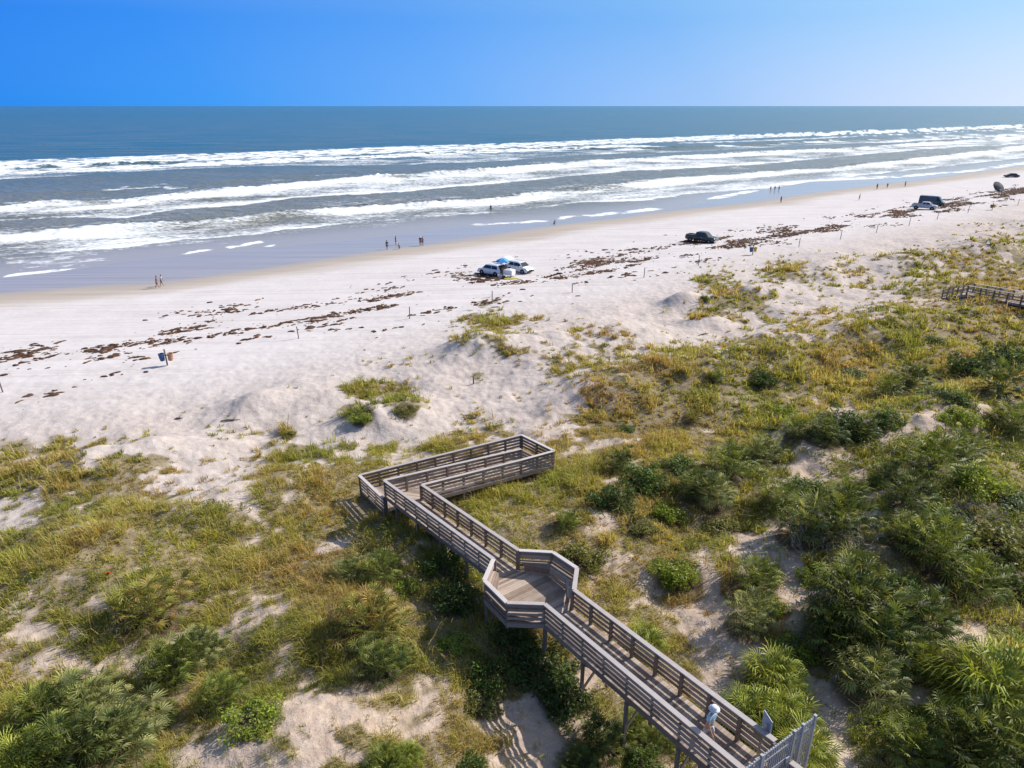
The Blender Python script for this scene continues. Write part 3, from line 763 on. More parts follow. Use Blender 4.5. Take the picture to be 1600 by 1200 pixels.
# ------------------------------------------------------------------ seaweed wrack along the high-tide line
def seaweed():
    V = []; T = []; Cc = []
    rng = np.random.default_rng(5)
    s_l, n_l = line_sn([(0, 590), (130, 552), (300, 516), (400, 490), (520, 492), (650, 468), (760, 440), (900, 425), (1050, 400), (1150, 378), (1250, 362), (1350, 343), (1450, 328), (1600, 298)], 1.4)
    N_ = 17000
    s = rng.uniform(-40, 270, N_); off = rng.normal(0, 1.0, N_)
    spread = np.interp(s, [-40, 10, 40, 60, 100, 140, 270], [6.5, 6.0, 6.0, 8.0, 6.0, 5.0, 5.0])
    n0 = np.interp(s, s_l, n_l) + off * spread * 0.72
    cl = fbm(s / 7, n0 / 2.2, 3, 101) + 0.35 * fbm(s / 40, n0 / 9, 2, 107)
    keep = (cl > 0.05) & (rng.random(N_) < 0.9 - 0.0 * s)
    s, n0, cl = s[keep], n0[keep], cl[keep]
    x, y = xy(s, n0)
    # small torn bits strewn around the clumps
    e = rng.integers(0, len(s), 3000)
    s2 = s[e] + rng.normal(0, 1.6, 3000); n2 = n0[e] + rng.normal(0, 1.3, 3000)
    x2, y2 = xy(s2, n2); nbig = len(s)
    x = np.concatenate([x, x2]); y = np.concatenate([y, y2]); cl = np.concatenate([cl, np.zeros(3000)])
    for i in range(len(x)):
        L = rng.uniform(0.05, 0.17) if i >= nbig else rng.uniform(0.12, 0.6) * (0.6 + 1.1 * max(0, cl[i])); W = L * rng.uniform(0.28, 0.6); h = rng.uniform(0.05, 0.16) * min(1, L * 4)
        a = TH + rng.normal(0, 0.35); ca, sa = math.cos(a), math.sin(a); k = 11
        b = len(V); ph = rng.uniform(0, 6, 3)
        ring = []
        for j in range(k):
            t = 2 * math.pi * j / k
            rr = 1 + 0.4 * math.sin(2 * t + ph[0]) + 0.3 * math.sin(3 * t + ph[1]) + rng.uniform(-0.25, 0.25)
            ring.append((L * rr * math.cos(t), W * rr * math.sin(t)))
        g = []
        for sc, zz in ((1.0, -0.03), (0.6, h)):
            for (u, v) in ring:
                jx = u * sc; jy = v * sc
                V.append((x[i] + jx * ca - jy * sa, y[i] + jx * sa + jy * ca, zz * rng.uniform(0.6, 1.2)))
        V.append((x[i], y[i], h * 0.8))
        for j in range(k):
            j2 = (j + 1) % k
            T += [(b + j, b + j2, b + k + j2), (b + j, b + k + j2, b + k + j), (b + k + j, b + k + j2, b + 2 * k)]
        base = np.array([0.095, 0.052, 0.035]) if rng.random() > 0.12 else np.array([0.18, 0.085, 0.04])
        base = base * rng.uniform(0.6, 1.3)
        Cc += [base * rng.uniform(0.7, 1.3) for _ in range(2 * k + 1)]
    V = np.array(V); V[:, 2] += land(V[:, 0], V[:, 1])
    me = np_mesh("seaweed", V, None, T); cattr(me, np.array(Cc))
    mm, nt, out = new_mat("dried_seaweed"); q = N(nt)
    p = q.add("ShaderNodeBsdfPrincipled", Roughness=0.9); p.inputs["Specular IOR Level"].default_value = 0.15
    q.l(q.attr("col", True), p.inputs["Base Color"]); q.l(p.outputs[0], out.inputs[0])
    tag(link_mesh("seaweed", me, mm), "rust brown seaweed wrack scattered in clumps along the upper beach", "seaweed", kind="stuff")
seaweed()
# ------------------------------------------------------------------ boardwalk
def inside_pt(a, b, side, off):    # shift of a line sideways
    d = (b - a); d = np.array([d[0], d[1], 0]); d = d / np.linalg.norm(d)
    return np.array([-d[1], d[0], 0]) * side * off
def railing(parent, pts, out_side, spacing=1.3, cap_w=0.2, post_every=1, end_posts=True, depth=1.42, slats=4, long_every=2):
    """pts: cap line points (top of the rail). out_side: +1 posts stand on the left of the line, -1 on the right."""
    root = None
    bm_s = MB(); bm_c = MB(); posts = []
    k = 0
    for i, (a, b) in enumerate(zip(pts, pts[1:])):
        a = np.array(a, float); b = np.array(b, float)
        L = np.linalg.norm((b - a)[:2]); nrm = inside_pt(a, b, out_side, 1.0)
        bm_c.bar(a + [0, 0, -0.02], b + [0, 0, -0.02], cap_w, 0.04)
        nb = max(1, int(round(L / 3.2)))
        for q in range(nb):
            t0, t1 = q / nb, (q + 1) / nb
            e = 0.004 / max(L, 0.1)
            p0 = a + (b - a) * (t0 + e); p1 = a + (b - a) * (t1 - e)
            zc = -0.045
            for j in range(slats):
                w = 0.185 if j == 0 else 0.14
                zc -= w / 2
                jz = random.uniform(-0.006, 0.006)
                bm_s.bar(p0 + [0, 0, zc + jz], p1 + [0, 0, zc + jz], 0.035, w)
                zc -= w / 2 + 0.085
            # rim joist below the deck
            bm_s.bar(p0 + nrm * 0.0 + [0, 0, -1.19], p1 + [0, 0, -1.19], 0.045, 0.22)
        np_ = max(1, int(round(L / spacing)))
        for q in range(0 if i == 0 else 1, np_ + 1):
            c = a + (b - a) * (q / np_) + nrm * 0.075
            posts.append((c, k)); k += 1
    ob = bm_s.build('railing', M['rail'], parent)
    bm_c.build('cap_rail', M['cap'], ob, bevel=0.006)
    for c, k in posts:
        g = float(land(np.array(c[0]), np.array(c[1]))) - 0.3
        bot = g if k % long_every == 0 or c[2] - depth - g < 0.5 else c[2] - depth
        mb = MB(); mb.box((c[0], c[1], (bot + c[2] - 0.045) / 2), (0.115, 0.115, c[2] - 0.045 - bot), math.atan2((pts[1] - pts[0])[1], (pts[1] - pts[0])[0]))
        mb.build('post', M['post'], ob)
    return ob
def planks(mb, quad, n_planks, gap=0.008, thick=0.038):
    """boards laid across a strip: quad = left start, left end, right end, right start"""
    l0, l1, r1, r0 = [np.array(p, float) for p in quad]
    for i in range(n_planks):
        t0 = (i + 0.0) / n_planks; t1 = (i + 1.0) / n_planks
        g = gap / max(np.linalg.norm(l1 - l0), 0.1) / 2
        a, b = l0 + (l1 - l0) * (t0 + g), l0 + (l1 - l0) * (t1 - g)
        c, d = r0 + (r1 - r0) * (t1 - g), r0 + (r1 - r0) * (t0 + g)
        jz = random.uniform(-0.003, 0.003)
        top = [p + [0, 0, jz] for p in (a, b, c, d)]; bot = [p - [0, 0, thick] for p in top]
        mb.add(top + bot, [(0, 1, 2, 3), (7, 6, 5, 4), (0, 4, 5, 1), (1, 5, 6, 2), (2, 6, 7, 3), (3, 7, 4, 0)])
def poly_planks(mb, poly, dirv, z, pw=0.14, gap=0.008, thick=0.038):
    """boards running along dirv, cut to a convex outline"""
    d = np.array(dirv, float); d /= np.linalg.norm(d); q = np.array([-d[1], d[0]])
    P2 = [np.array(p[:2], float) for p in poly]
    lo = min(p @ q for p in P2); hi = max(p @ q for p in P2)
    def cut(v):
        xs = []
        for a, b in zip(P2, P2[1:] + P2[:1]):
            va, vb = a @ q - v, b @ q - v
            if va * vb < 0: xs.append((a + (b - a) * (va / (va - vb))) @ d)
        return (min(xs), max(xs)) if len(xs) >= 2 else None
    v = lo
    while v < hi - 0.02:
        v1 = min(v + pw, hi)
        e0, e1 = cut(v + gap / 2 + 1e-3), cut(v1 - gap / 2 - 1e-3)
        if e0 and e1:
            jz = random.uniform(-0.003, 0.003)
            c = [d * e0[0] + q * (v + gap / 2), d * e0[1] + q * (v + gap / 2), d * e1[1] + q * (v1 - gap / 2), d * e1[0] + q * (v1 - gap / 2)]
            top = [(p[0], p[1], z + jz) for p in c]; bot = [(p[0], p[1], z + jz - thick) for p in c]
            mb.add(top + bot, [(0, 1, 2, 3), (7, 6, 5, 4), (0, 4, 5, 1), (1, 5, 6, 2), (2, 6, 7, 3), (3, 7, 4, 0)])
        v = v1
DZ = np.array([0, 0, -1.06])
bw = empty('boardwalk', tuple(BP['land_l'] + DZ))
tag(bw, "long weathered timber boardwalk zigzagging over the dunes with slatted railings and a seating platform", "boardwalk")
def child(o): o.parent = bw; o.matrix_parent_inverse = Matrix.Translation(-Vector(bw.location)); return o
B = BP
# decks
def lane(name, l0, l1, r1, r0):
    mb = MB(); L = np.linalg.norm((l1 - l0)[:2])
    planks(mb, (l0 + DZ, l1 + DZ, r1 + DZ, r0 + DZ), max(2, int(L / 0.15)))
    return child(mb.build(name, M['deck']))
lane('lower_deck', B['gate_l'], B['plat_l4'], B['plat_r4'], B['gate_r'])
lane('upper_deck', B['land_l'], B['plat_l1'], B['plat_r1'], B['land_r'])
mb = MB()
plat = [B['plat_l4'], B['plat_l3'], B['plat_l2'], B['plat_l1'], B['plat_r1'], B['plat_r2'], B['plat_r3'], B['plat_r4']]
ax = 0.5 * (B['plat_l4'] + B['plat_r4'] - B['plat_l1'] - B['plat_r1']); cross = np.array([-ax[1], ax[0]])
poly_planks(mb, plat, cross, 5.5 - 1.065)
child(mb.build('platform_deck', M['deck']))
lane('near_ramp', B['land_l'] * [1, 1, 0] + [0, 0, 4.6], B['mid_r'], B['near_k'], B['land_r'])
lane('turning_deck', B['near_k'], B['near_r'], B['far_r'], B['mid_r'] + (B['mid_r'] - B['land_l']) * 0)
e_l = B['far_l']; corner = B['land_l'] + (B['land_l'] - B['plat_l1']) * 0.0
lane('far_ramp', B['far_r'], B['far_l'], np.array([B['land_l'][0], B['land_l'][1], 3.45]), B['mid_r'])
# rails
child(railing(bw, [B['gate_r'], B['plat_r4']], 1)); 
child(railing(bw, [B['plat_r4'], B['plat_r3'], B['plat_r2'], B['plat_r1']], 1, spacing=1.5, slats=5))
child(railing(bw, [B['plat_r1'], B['land_r']], 1))
child(railing(bw, [B['land_r'], B['near_k'], B['near_r'], B['far_r']], 1))
child(railing(bw, [B['gate_l'], B['plat_l4']], -1))
child(railing(bw, [B['plat_l4'], B['plat_l3'], B['plat_l2'], B['plat_l1']], -1, spacing=1.5, slats=5))
child(railing(bw, [B['plat_l1'], B['land_l']], -1))
child(railing(bw, [B['land_l'], B['mid_r']], -1))
child(railing(bw, [B['far_r'], B['far_l'], B['land_l'] * [1, 1, 0] + [-0.12, -0.10, 3.48]], 1))
# beams and braces under the deck
mb = MB()
for (a, b, c, d, n_) in ((B['gate_l'], B['plat_l4'], B['gate_r'], B['plat_r4'], 8), (B['plat_l1'], B['land_l'], B['plat_r1'], B['land_r'], 7)):
    for i in range(n_ + 1):
        t = i / n_
        mb.bar(a + (b - a) * t + [0, 0, -1.24], c + (d - c) * t + [0, 0, -1.24], 0.09, 0.2)
    for f in (0.33, 0.66):
        mb.bar(a + (c - a) * f + [0, 0, -1.2], b + (d - b) * f + [0, 0, -1.2], 0.06, 0.18)
child(mb.build('floor_joists', M['post']))
a, b, c, d = B['gate_l'], B['plat_l4'], B['gate_r'], B['plat_r4']
for t in (0.25, 0.5, 0.75):
    p = a + (b - a) * t; q = c + (d - c) * t
    for e0, e1 in ((p + [0, 0, -1.4], q + [0, 0, -2.9]), (q + [0.05, 0.05, -1.4], p + [0.05, 0.05, -2.9])):
        mb = MB(); mb.bar(e0, e1, 0.04, 0.14); child(mb.build('cross_brace', M['post']))

# built-in benches of the platform
cen = np.mean(plat, axis=0)
for nm, chain in (('r', ['plat_r4', 'plat_r3', 'plat_r2', 'plat_r1']), ('l', ['plat_l4', 'plat_l3', 'plat_l2', 'plat_l1'])):
    mb = MB(); ms = MB(); mk = MB()
    P_ = [B[k] for k in chain]
    inner = []
    mid = 0.5 * (P_[0] + P_[3])
    for i, p in enumerate(P_):
        v = mid[:2] - p[:2]
        if i in (0, 3):
            v2 = (P_[3] - P_[0])[:2] * (1 if i == 0 else -1); v = v2 / np.linalg.norm(v2) * 0.42
        else:
            v = v / np.linalg.norm(v) * 0.5
        inner.append(np.array([p[0] + v[0], p[1] + v[1], p[2]]))
    for i in range(3):
        for k in range(3):
            f0, f1 = k / 3 + 0.02, (k + 1) / 3 - 0.02
            a0 = P_[i] + (inner[i] - P_[i]) * f0; a1 = P_[i] + (inner[i] - P_[i]) * f1
            b0 = P_[i + 1] + (inner[i + 1] - P_[i + 1]) * f0; b1 = P_[i + 1] + (inner[i + 1] - P_[i + 1]) * f1
            zz = np.array([0, 0, -0.60])
            top = [a0 + zz, b0 + zz, b1 + zz, a1 + zz]; bot = [p - [0, 0, 0.04] for p in top]
            mb.add(top + bot, [(0, 1, 2, 3), (7, 6, 5, 4), (0, 4, 5, 1), (1, 5, 6, 2), (2, 6, 7, 3), (3, 7, 4, 0)])
        ms.bar(inner[i] + [0, 0, -0.75], inner[i + 1] + [0, 0, -0.75], 0.04, 0.2)
        ms.bar(inner[i] + [0, 0, -0.98], inner[i + 1] + [0, 0, -0.98], 0.04, 0.12)
        mk.bar(P_[i] + (inner[i] - P_[i]) * 0.12 + [0, 0, -0.3], P_[i + 1] + (inner[i + 1] - P_[i + 1]) * 0.12 + [0, 0, -0.3], 0.035, 0.2)
    o = child(mb.build('bench_seat', M['deck'])); 
    f_ = ms.build('bench_skirt', M['rail'], o)
    f_ = mk.build('bench_backrest', M['rail'], o)

# ------------------------------------------------------------------ second boardwalk far away on the right
def far_walk():
    z0 = 4.9
    far = [np.array(at(1523, 443, z0)), np.array(at(1600, 456, z0)), np.array(at(1700, 473, z0))]
    v = far[1] - far[0]; v = v / np.linalg.norm(v); side = np.array([v[1], -v[0], 0]) * 1.8
    near = [p + side for p in far]
    g = ground(1478, 472); foot_f = np.array(at(1483, 450, 3.4)); foot_n = foot_f + side * 0.9
    root = empty('boardwalk', tuple(near[0] - [0, 0, 2]))
    tag(root, "distant timber boardwalk with stairs down to the sand at the right edge of the dunes", "boardwalk")
    def ch(o): o.parent = root; o.matrix_parent_inverse = Matrix.Translation(-Vector(root.location)); return o
    d = np.array([0, 0, -1.06])
    mb = MB(); planks(mb, (far[0] + d, far[2] + d, near[2] + d, near[0] + d), 60); ch(mb.build('deck', M['deck']))
    landing_f = far[0] + (foot_f - far[0]) * 0.55; landing_n = near[0] + (foot_n - near[0]) * 0.55
    mb = MB()
    n_ = 14
    for i in range(n_):
        t = (i + 0.5) / n_
        a = far[0] + (foot_f - far[0]) * t + [0, 0, -1.1]; b = near[0] + (foot_n - near[0]) * t + [0, 0, -1.1]
        mb.bar(a, b, 0.3, 0.05)
    ch(mb.build('stairs', M['cap']))
    for line in (far, near):
        mb = MB(); mc = MB()
        for a, b in zip(line, line[1:]):
            mc.bar(a, b, 0.17, 0.05)
            for zz in (-0.35, -0.7): mb.bar(a + [0, 0, zz], b + [0, 0, zz], 0.04, 0.14)
            mb.bar(a + [0, 0, -1.2], b + [0, 0, -1.2], 0.05, 0.24)
        rl = ch(mb.build('railing', M['rail'])); mc.build('cap_rail', M['cap'], rl)
        for k in range(9):
            c = line[0] + (line[2] - line[0]) * (k / 8.0)
            gz_ = float(land(np.array(c[0]), np.array(c[1]))) - 0.3
            mp = MB(); mp.box((c[0], c[1], (gz_ + c[2]) / 2), (0.14, 0.14, c[2] - gz_)); mp.build('post', M['post'], rl)
    for (a, b) in ((far[0], foot_f), (near[0], foot_n)):
        mb = MB(); mb.bar(a, b, 0.14, 0.06); mb.bar(a + [0, 0, -.5], b + [0, 0, -.5], 0.04, 0.12); mb.bar(a + [0, 0, -1.2], b + [0, 0, -1.2], 0.05, 0.28)
        for k in range(1, 6):
            c = a + (b - a) * (k / 5.0); gz_ = float(land(np.array(c[0]), np.array(c[1]))) - 0.3
            mb.box((c[0], c[1], (gz_ + c[2]) / 2), (0.12, 0.12, max(0.3, c[2] - gz_)))
        ch(mb.build('stair_railing', M['rail']))
far_walk()

# ------------------------------------------------------------------ metal fence with gate at the end of the boardwalk
def metal_fence():
    top = 7.55
    a = np.array(at(1148, 1213, top)); b = np.array(at(1274, 1119, top))
    v = (b - a); L = np.linalg.norm(v[:2]); v = v / L
    root = empty('metal_fence', (a[0], a[1], top - 1.9))
    tag(root, "pale grey metal picket fence with a gate closing off the near end of the boardwalk", "fence")
    def ch(o): o.parent = root; o.matrix_parent_inverse = Matrix.Translation(-Vector(root.location)); return o
    q = np.array(at(1192, 1179, top)); t_g0 = (q - a) @ v; q = np.array(at(1240, 1145, top)); t_g1 = (q - a) @ v
    def pickets(mb, t0, t1, zt, zb):
        n_ = int((t1 - t0) / 0.105)
        for i in range(1, n_):
            p = a + v * (t0 + (t1 - t0) * i / n_)
            mb.box((p[0], p[1], (zt + zb) / 2), (0.026, 0.026, zt - zb), math.atan2(v[1], v[0]))
    # gate leaf
    mb = MB(); pickets(mb, t_g0, t_g1, top + 0.02, top - 1.85)
    for zz, h in ((-0.03, 0.05), (-0.34, 0.06), (-1.0, 0.2), (-1.82, 0.06)):
        mb.bar(a + v * t_g0 + [0, 0, zz], a + v * t_g1 + [0, 0, zz], 0.045, h)
    for t in (t_g0 + 0.04, t_g1 - 0.04): p = a + v * t; mb.box((p[0], p[1], top - 0.93), (0.06, 0.06, 1.84), math.atan2(v[1], v[0]))
    g = ch(mb.build('gate', M['galv']))
    lb = MB(); p = a + v * (t_g1 - 0.12); lb.box((p[0], p[1], top - 1.0), (0.16, 0.12, 0.22), math.atan2(v[1], v[0])); lb.build('lock_box', M['galv'], g)
    for (t0, t1) in ((-2.6, t_g0), (t_g1, L)):
        mb = MB(); pickets(mb, t0, t1, top + 0.02, top - 1.85)
        for zz in (-0.03, -0.34, -1.82): mb.bar(a + v * t0 + [0, 0, zz], a + v * t1 + [0, 0, zz], 0.04, 0.05)
        ch(mb.build('picket_panel', M['galv']))
    for t in (t_g0 - 0.06, t_g1 + 0.06, t_g1 + (L - t_g1) * 0.45, L):
        p = a + v * t; gz_ = float(land(np.array(p[0]), np.array(p[1]))) - 0.3
        mb = MB(); mb.box((p[0], p[1], (top + 0.05 + gz_) / 2), (0.09, 0.09, top + 0.05 - gz_), math.atan2(v[1], v[0])); ch(mb.build('fence_post', M['galv']))
    # continuation of the timber walk beyond the gate
    c0 = np.array(at(1236, 1190, 6.75)); c1 = c0 + (B['gate_r'] - B['plat_r4']) / np.linalg.norm(B['gate_r'] - B['plat_r4']) * 2.2
    ob = railing(root, [c0, c1], 1)
    ob.matrix_parent_inverse = Matrix.Translation(-Vector(root.location))
    w2 = empty('boardwalk', tuple(c0)); tag(w2, "short stretch of timber railing just outside the metal gate at the bottom edge", "boardwalk")
    ob.parent = w2; ob.matrix_parent_inverse = Matrix.Translation(-Vector(w2.location))
    l0 = np.array(at(1165, 1204, 6.75)); l1 = l0 + (c1 - c0)
    mb = MB(); planks(mb, (B['gate_l'] + DZ, l1 + DZ, c1 + DZ, c0 + DZ), 16); o = mb.build('deck', M['deck'], w2); o.matrix_parent_inverse = Matrix.Translation(-Vector(w2.location))
metal_fence()
def notice_sign():
    p = np.array(at(1188, 1176, 5.65)); 
    r_ = empty('notice_sign', tuple(p)); tag(r_, "small blank notice panel on a grey post beside the gate, seen almost edge on", "sign")
    mb = MB(); mb.box((0, 0, 0.6), (0.07, 0.07, 1.3)); mb.build('post', M['galv'], r_)
    a = math.atan2(0.80, 0.62)
    mb = MB(); mb.box((0.10, 0.10, 1.15), (0.50, 0.02, 0.62), R(100)); mb.build('sign_panel', M['signface'], r_)
    mb = MB(); mb.box((0.085, 0.1, 1.15), (0.44, 0.02, 0.56), R(100)); mb.build('panel_backing', M['signback'], r_)
notice_sign()
# ------------------------------------------------------------------ grass and undergrowth
def blades(P, H, W, lean_dir, lean, col, jitter=0.0):
    """P (N,3) roots; returns verts, quads, tris, colours"""
    n_ = len(P)
    side = np.stack([-np.sin(lean_dir), np.cos(lean_dir), np.zeros(n_)], 1)
    # let some blades face other ways
    tw = RNG.uniform(-1.2, 1.2, n_); fwd = np.stack([np.cos(lean_dir), np.sin(lean_dir), np.zeros(n_)], 1)
    sd_ = side * np.cos(tw)[:, None] + fwd * np.sin(tw)[:, None]
    up = np.array([0, 0, 1.0])
    mid = P + fwd * (H * lean * 0.30)[:, None] + up * (H * 0.62)[:, None]
    tip = P + fwd * (H * lean)[:, None] + up * (H * (1.0 - 0.35 * lean))[:, None]
    w = (W / 2)[:, None]
    V = np.stack([P - sd_ * w, P + sd_ * w, mid + sd_ * w * 0.8, mid - sd_ * w * 0.8, tip], 1).reshape(-1, 3)
    i = np.arange(n_) * 5
    q = np.stack([i, i + 1, i + 2, i + 3], 1); t = np.stack([i + 3, i + 2, i + 4], 1)
    C = np.repeat(col[:, None, :], 5, 1)
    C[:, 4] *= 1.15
    return V, q, t, C.reshape(-1, 3)
def scatter(r0, r1, dens, a0=-0.80, a1=0.80):
    area = (a1 - a0) * (r1 ** 2 - r0 ** 2) / 2
    n_ = int(area * dens)
    r = np.sqrt(RNG.uniform(r0 ** 2, r1 ** 2, n_)); a = RNG.uniform(a0, a1, n_)
    return r * np.sin(a), r * np.cos(a)
GREENS = np.array([(0.275, 0.28, 0.042), (0.37, 0.33, 0.062), (0.44, 0.345, 0.095), (0.20, 0.225, 0.04), (0.52, 0.405, 0.165), (0.36, 0.215, 0.07)])
def grass_field():
    Vs, Qs, Ts, Cs = [], [], [], []; base = 0
    for (r0, r1, dens, kb, hb, wb) in ((13, 30, 21, 18, 0.50, 0.022), (30, 48, 13, 16, 0.54, 0.032), (48, 80, 6.0, 14, 0.60, 0.055), (80, 130, 2.4, 12, 0.65, 0.09), (130, 300, 0.5, 10, 0.7, 0.18)):
        x, y = scatter(r0, r1, dens)
        s, n = sn(x, y); d = n_edge(s) - n
        k = d > 45
        x, y, s, n = x[k], y[k], s[k], n[k]
        z = land(x, y)
        v = veg_density(x, y, z)
        dw, zd = near_walk(x, y)
        keep = (RNG.random(len(x)) < (v * 1.0 + 0.055 * (n < 45) + 0.01 * (n < 60)) * (1 - 0.93 * under_plants(x, y))) & ~((dw < 1.1) & (zd < 3.0) )
        x, y, z, v, s, n = x[keep], y[keep], z[keep], v[keep], s[keep], n[keep]
        nt_ = len(x)
        # colour patches and vigour of every tuft
        warm = fbm(s / 7, n / 5, 3, 121); gre = fbm(s / 5, n / 4, 3, 131)
        px, py, _ = proj(x, y, z)
        # straw and rust coloured grass on the seaward ridge, greener in the left meadow
        warm = warm + 0.55 * np.exp(-((px - 950) / 190) ** 2 - ((py - 605) / 60) ** 2) + 0.35 * np.exp(-((px - 1250) / 300) ** 2 - ((py - 520) / 60) ** 2)
        clump = fbm(s / 0.9, n / 0.8, 2, 171)
        gre = gre + 0.4 * np.exp(-((px - 420) / 330) ** 2 - ((py - 840) / 70) ** 2) + 0.95 * smooth(1100, 1400, px) * smooth(560, 720, py)
        hgt = hb * (0.55 + 0.75 * RNG.random(nt_)) * (0.6 + 0.5 * np.clip(v, 0, 1)) * (0.8 + 0.45 * np.clip(fbm(s / 3, n / 3, 2, 141), -1, 1)) * (0.95 + 0.55 * np.clip(clump, -1, 1))
        tb = RNG.uniform(0.68, 1.25, nt_) * (1 + 0.15 * clump)
        lean0 = RNG.uniform(0, 2 * math.pi, nt_)
        K = kb
        idx = np.repeat(np.arange(nt_), K); nb = len(idx)
        az = RNG.uniform(0, 2 * math.pi, nb)
        rr = RNG.random(nb) ** 0.7 * (0.10 + 0.26 * hgt[idx])
        lean = 0.25 + 1.0 * RNG.random(nb) ** 1.2
        P = np.stack([x[idx] + np.cos(az) * rr, y[idx] + np.sin(az) * rr, z[idx] - 0.04], 1)
        H = hgt[idx] * RNG.uniform(0.55, 1.1, nb); W = wb * RNG.uniform(0.6, 1.3, nb)
        tallb = RNG.random(nb) < 0.05; H = np.where(tallb, H * 1.9, H); W = np.where(tallb, W * 0.7, W)
        # pick palette entry
        u = RNG.random(nb) * 0.8 + 0.0; u = u + 0.4 * warm[idx] - 0.35 * gre[idx]
        ci = np.clip(np.select([u < 0.08, u < 0.30, u < 0.52, u < 0.62, u < 0.84], [3, 0, 1, 2, 4], 5), 0, 5)
        ci = np.where(tallb, 4, ci)
        C = GREENS[ci] * RNG.uniform(0.75, 1.25, nb)[:, None] * (tb[idx] * (1 + 0.12 * np.clip(gre[idx], -1, 1)))[:, None]
        ld = np.arctan2(np.sin(az) - 0.45, np.cos(az) - 0.75) + RNG.normal(0, 0.45, nb)
        V, q, t, c = blades(P, H, W, ld, lean, np.clip(C, 0.01, 0.6))
        Vs.append(V); Qs.append(q + base); Ts.append(t + base); Cs.append(c); base += len(V)
    me = np_mesh("dune_grass", np.concatenate(Vs), np.concatenate(Qs), np.concatenate(Ts))
    cattr(me, np.concatenate(Cs))
    tag(link_mesh("dune_grass", me, M['grass']), "olive and straw coloured dune grass covering the sand in ragged tufts", "grass", kind="stuff")
grass_field()

def leaf_cloud(P, Nrm, size, col):
    """leaf shaped quads around points"""
    n_ = len(P)
    a = RNG.normal(0, 1, (n_, 3)); nr = Nrm + 0.8 * a; nr /= np.linalg.norm(nr, axis=1)[:, None]
    t = np.cross(nr, RNG.normal(0, 1, (n_, 3))); t /= np.linalg.norm(t, axis=1)[:, None]
    b = np.cross(nr, t)
    s = size[:, None]
    V = np.stack([P - t * s, P + b * s * 0.42, P + t * s, P - b * s * 0.42], 1).reshape(-1, 3)
    i = np.arange(n_) * 4
    return V, np.stack([i, i + 1, i + 2, i + 3], 1), np.repeat(col[:, None, :], 4, 1).reshape(-1, 3)
def undergrowth():
    Vs, Qs, Cs = [], [], []; base = 0
    for (r0, r1, dens, sz) in ((13, 34, 7.0, 0.05), (34, 60, 4.0, 0.075), (60, 110, 1.5, 0.12)):
        x, y = scatter(r0, r1, dens)
        s, n = sn(x, y); z = land(x, y); px, py, _ = proj(x, y, z)
        right = smooth(1050, 1350, px) * smooth(600, 760, py) * 0.9 + 0.15 + 0.25 * np.exp(-((px - 800) / 250) ** 2 - ((py - 960) / 120) ** 2)
        cl = fbm(s / 2.4, n / 2.4, 3, 151)
        dw, zd = near_walk(x, y)
        k = (under_plants(x, y) < 0.3) & (veg_density(x, y, z) > 0.45) & (RNG.random(len(x)) < right) & (cl > 0.05) & ((dw > 1.0) | (zd > 3.6)) & (n < 48)
        x, y, z, cl, s, n = x[k], y[k], z[k], cl[k], s[k], n[k]
        K = 34; idx = np.repeat(np.arange(len(x)), K); nb = len(idx)
        rr = 0.55 * np.sqrt(RNG.random(nb)); az = RNG.uniform(0, 6.283, nb)
        h = (0.15 + 0.55 * np.clip(cl[idx], 0, 1)) * (1 - (rr / 0.6) ** 2) * RNG.uniform(0.6, 1.1, nb)
        P = np.stack([x[idx] + rr * np.cos(az), y[idx] + rr * np.sin(az), z[idx] + h + 0.05], 1)
        tone = fbm(s / 3.5, n / 3.5, 2, 161)
        pal = np.array([(0.09, 0.13, 0.028), (0.13, 0.17, 0.032), (0.19, 0.225, 0.038), (0.26, 0.28, 0.045)])
        ti = np.clip((1.5 + 1.6 * tone[idx] + RNG.normal(0, 0.6, nb)).astype(int), 0, 3)
        C = pal[ti] * RNG.uniform(0.75, 1.25, nb)[:, None]
        V, q, c = leaf_cloud(P, np.tile([0, 0, 1.0], (nb, 1)), sz * RNG.uniform(0.7, 1.3, nb), C)
        Vs.append(V); Qs.append(q + base); Cs.append(c); base += len(V)
    me = np_mesh("undergrowth", np.concatenate(Vs), np.concatenate(Qs)); cattr(me, np.concatenate(Cs))
    tag(link_mesh("undergrowth", me, M['leaf']), "low green leafy scrub creeping between the palmettos and grass", "ground cover", kind="stuff")
undergrowth()

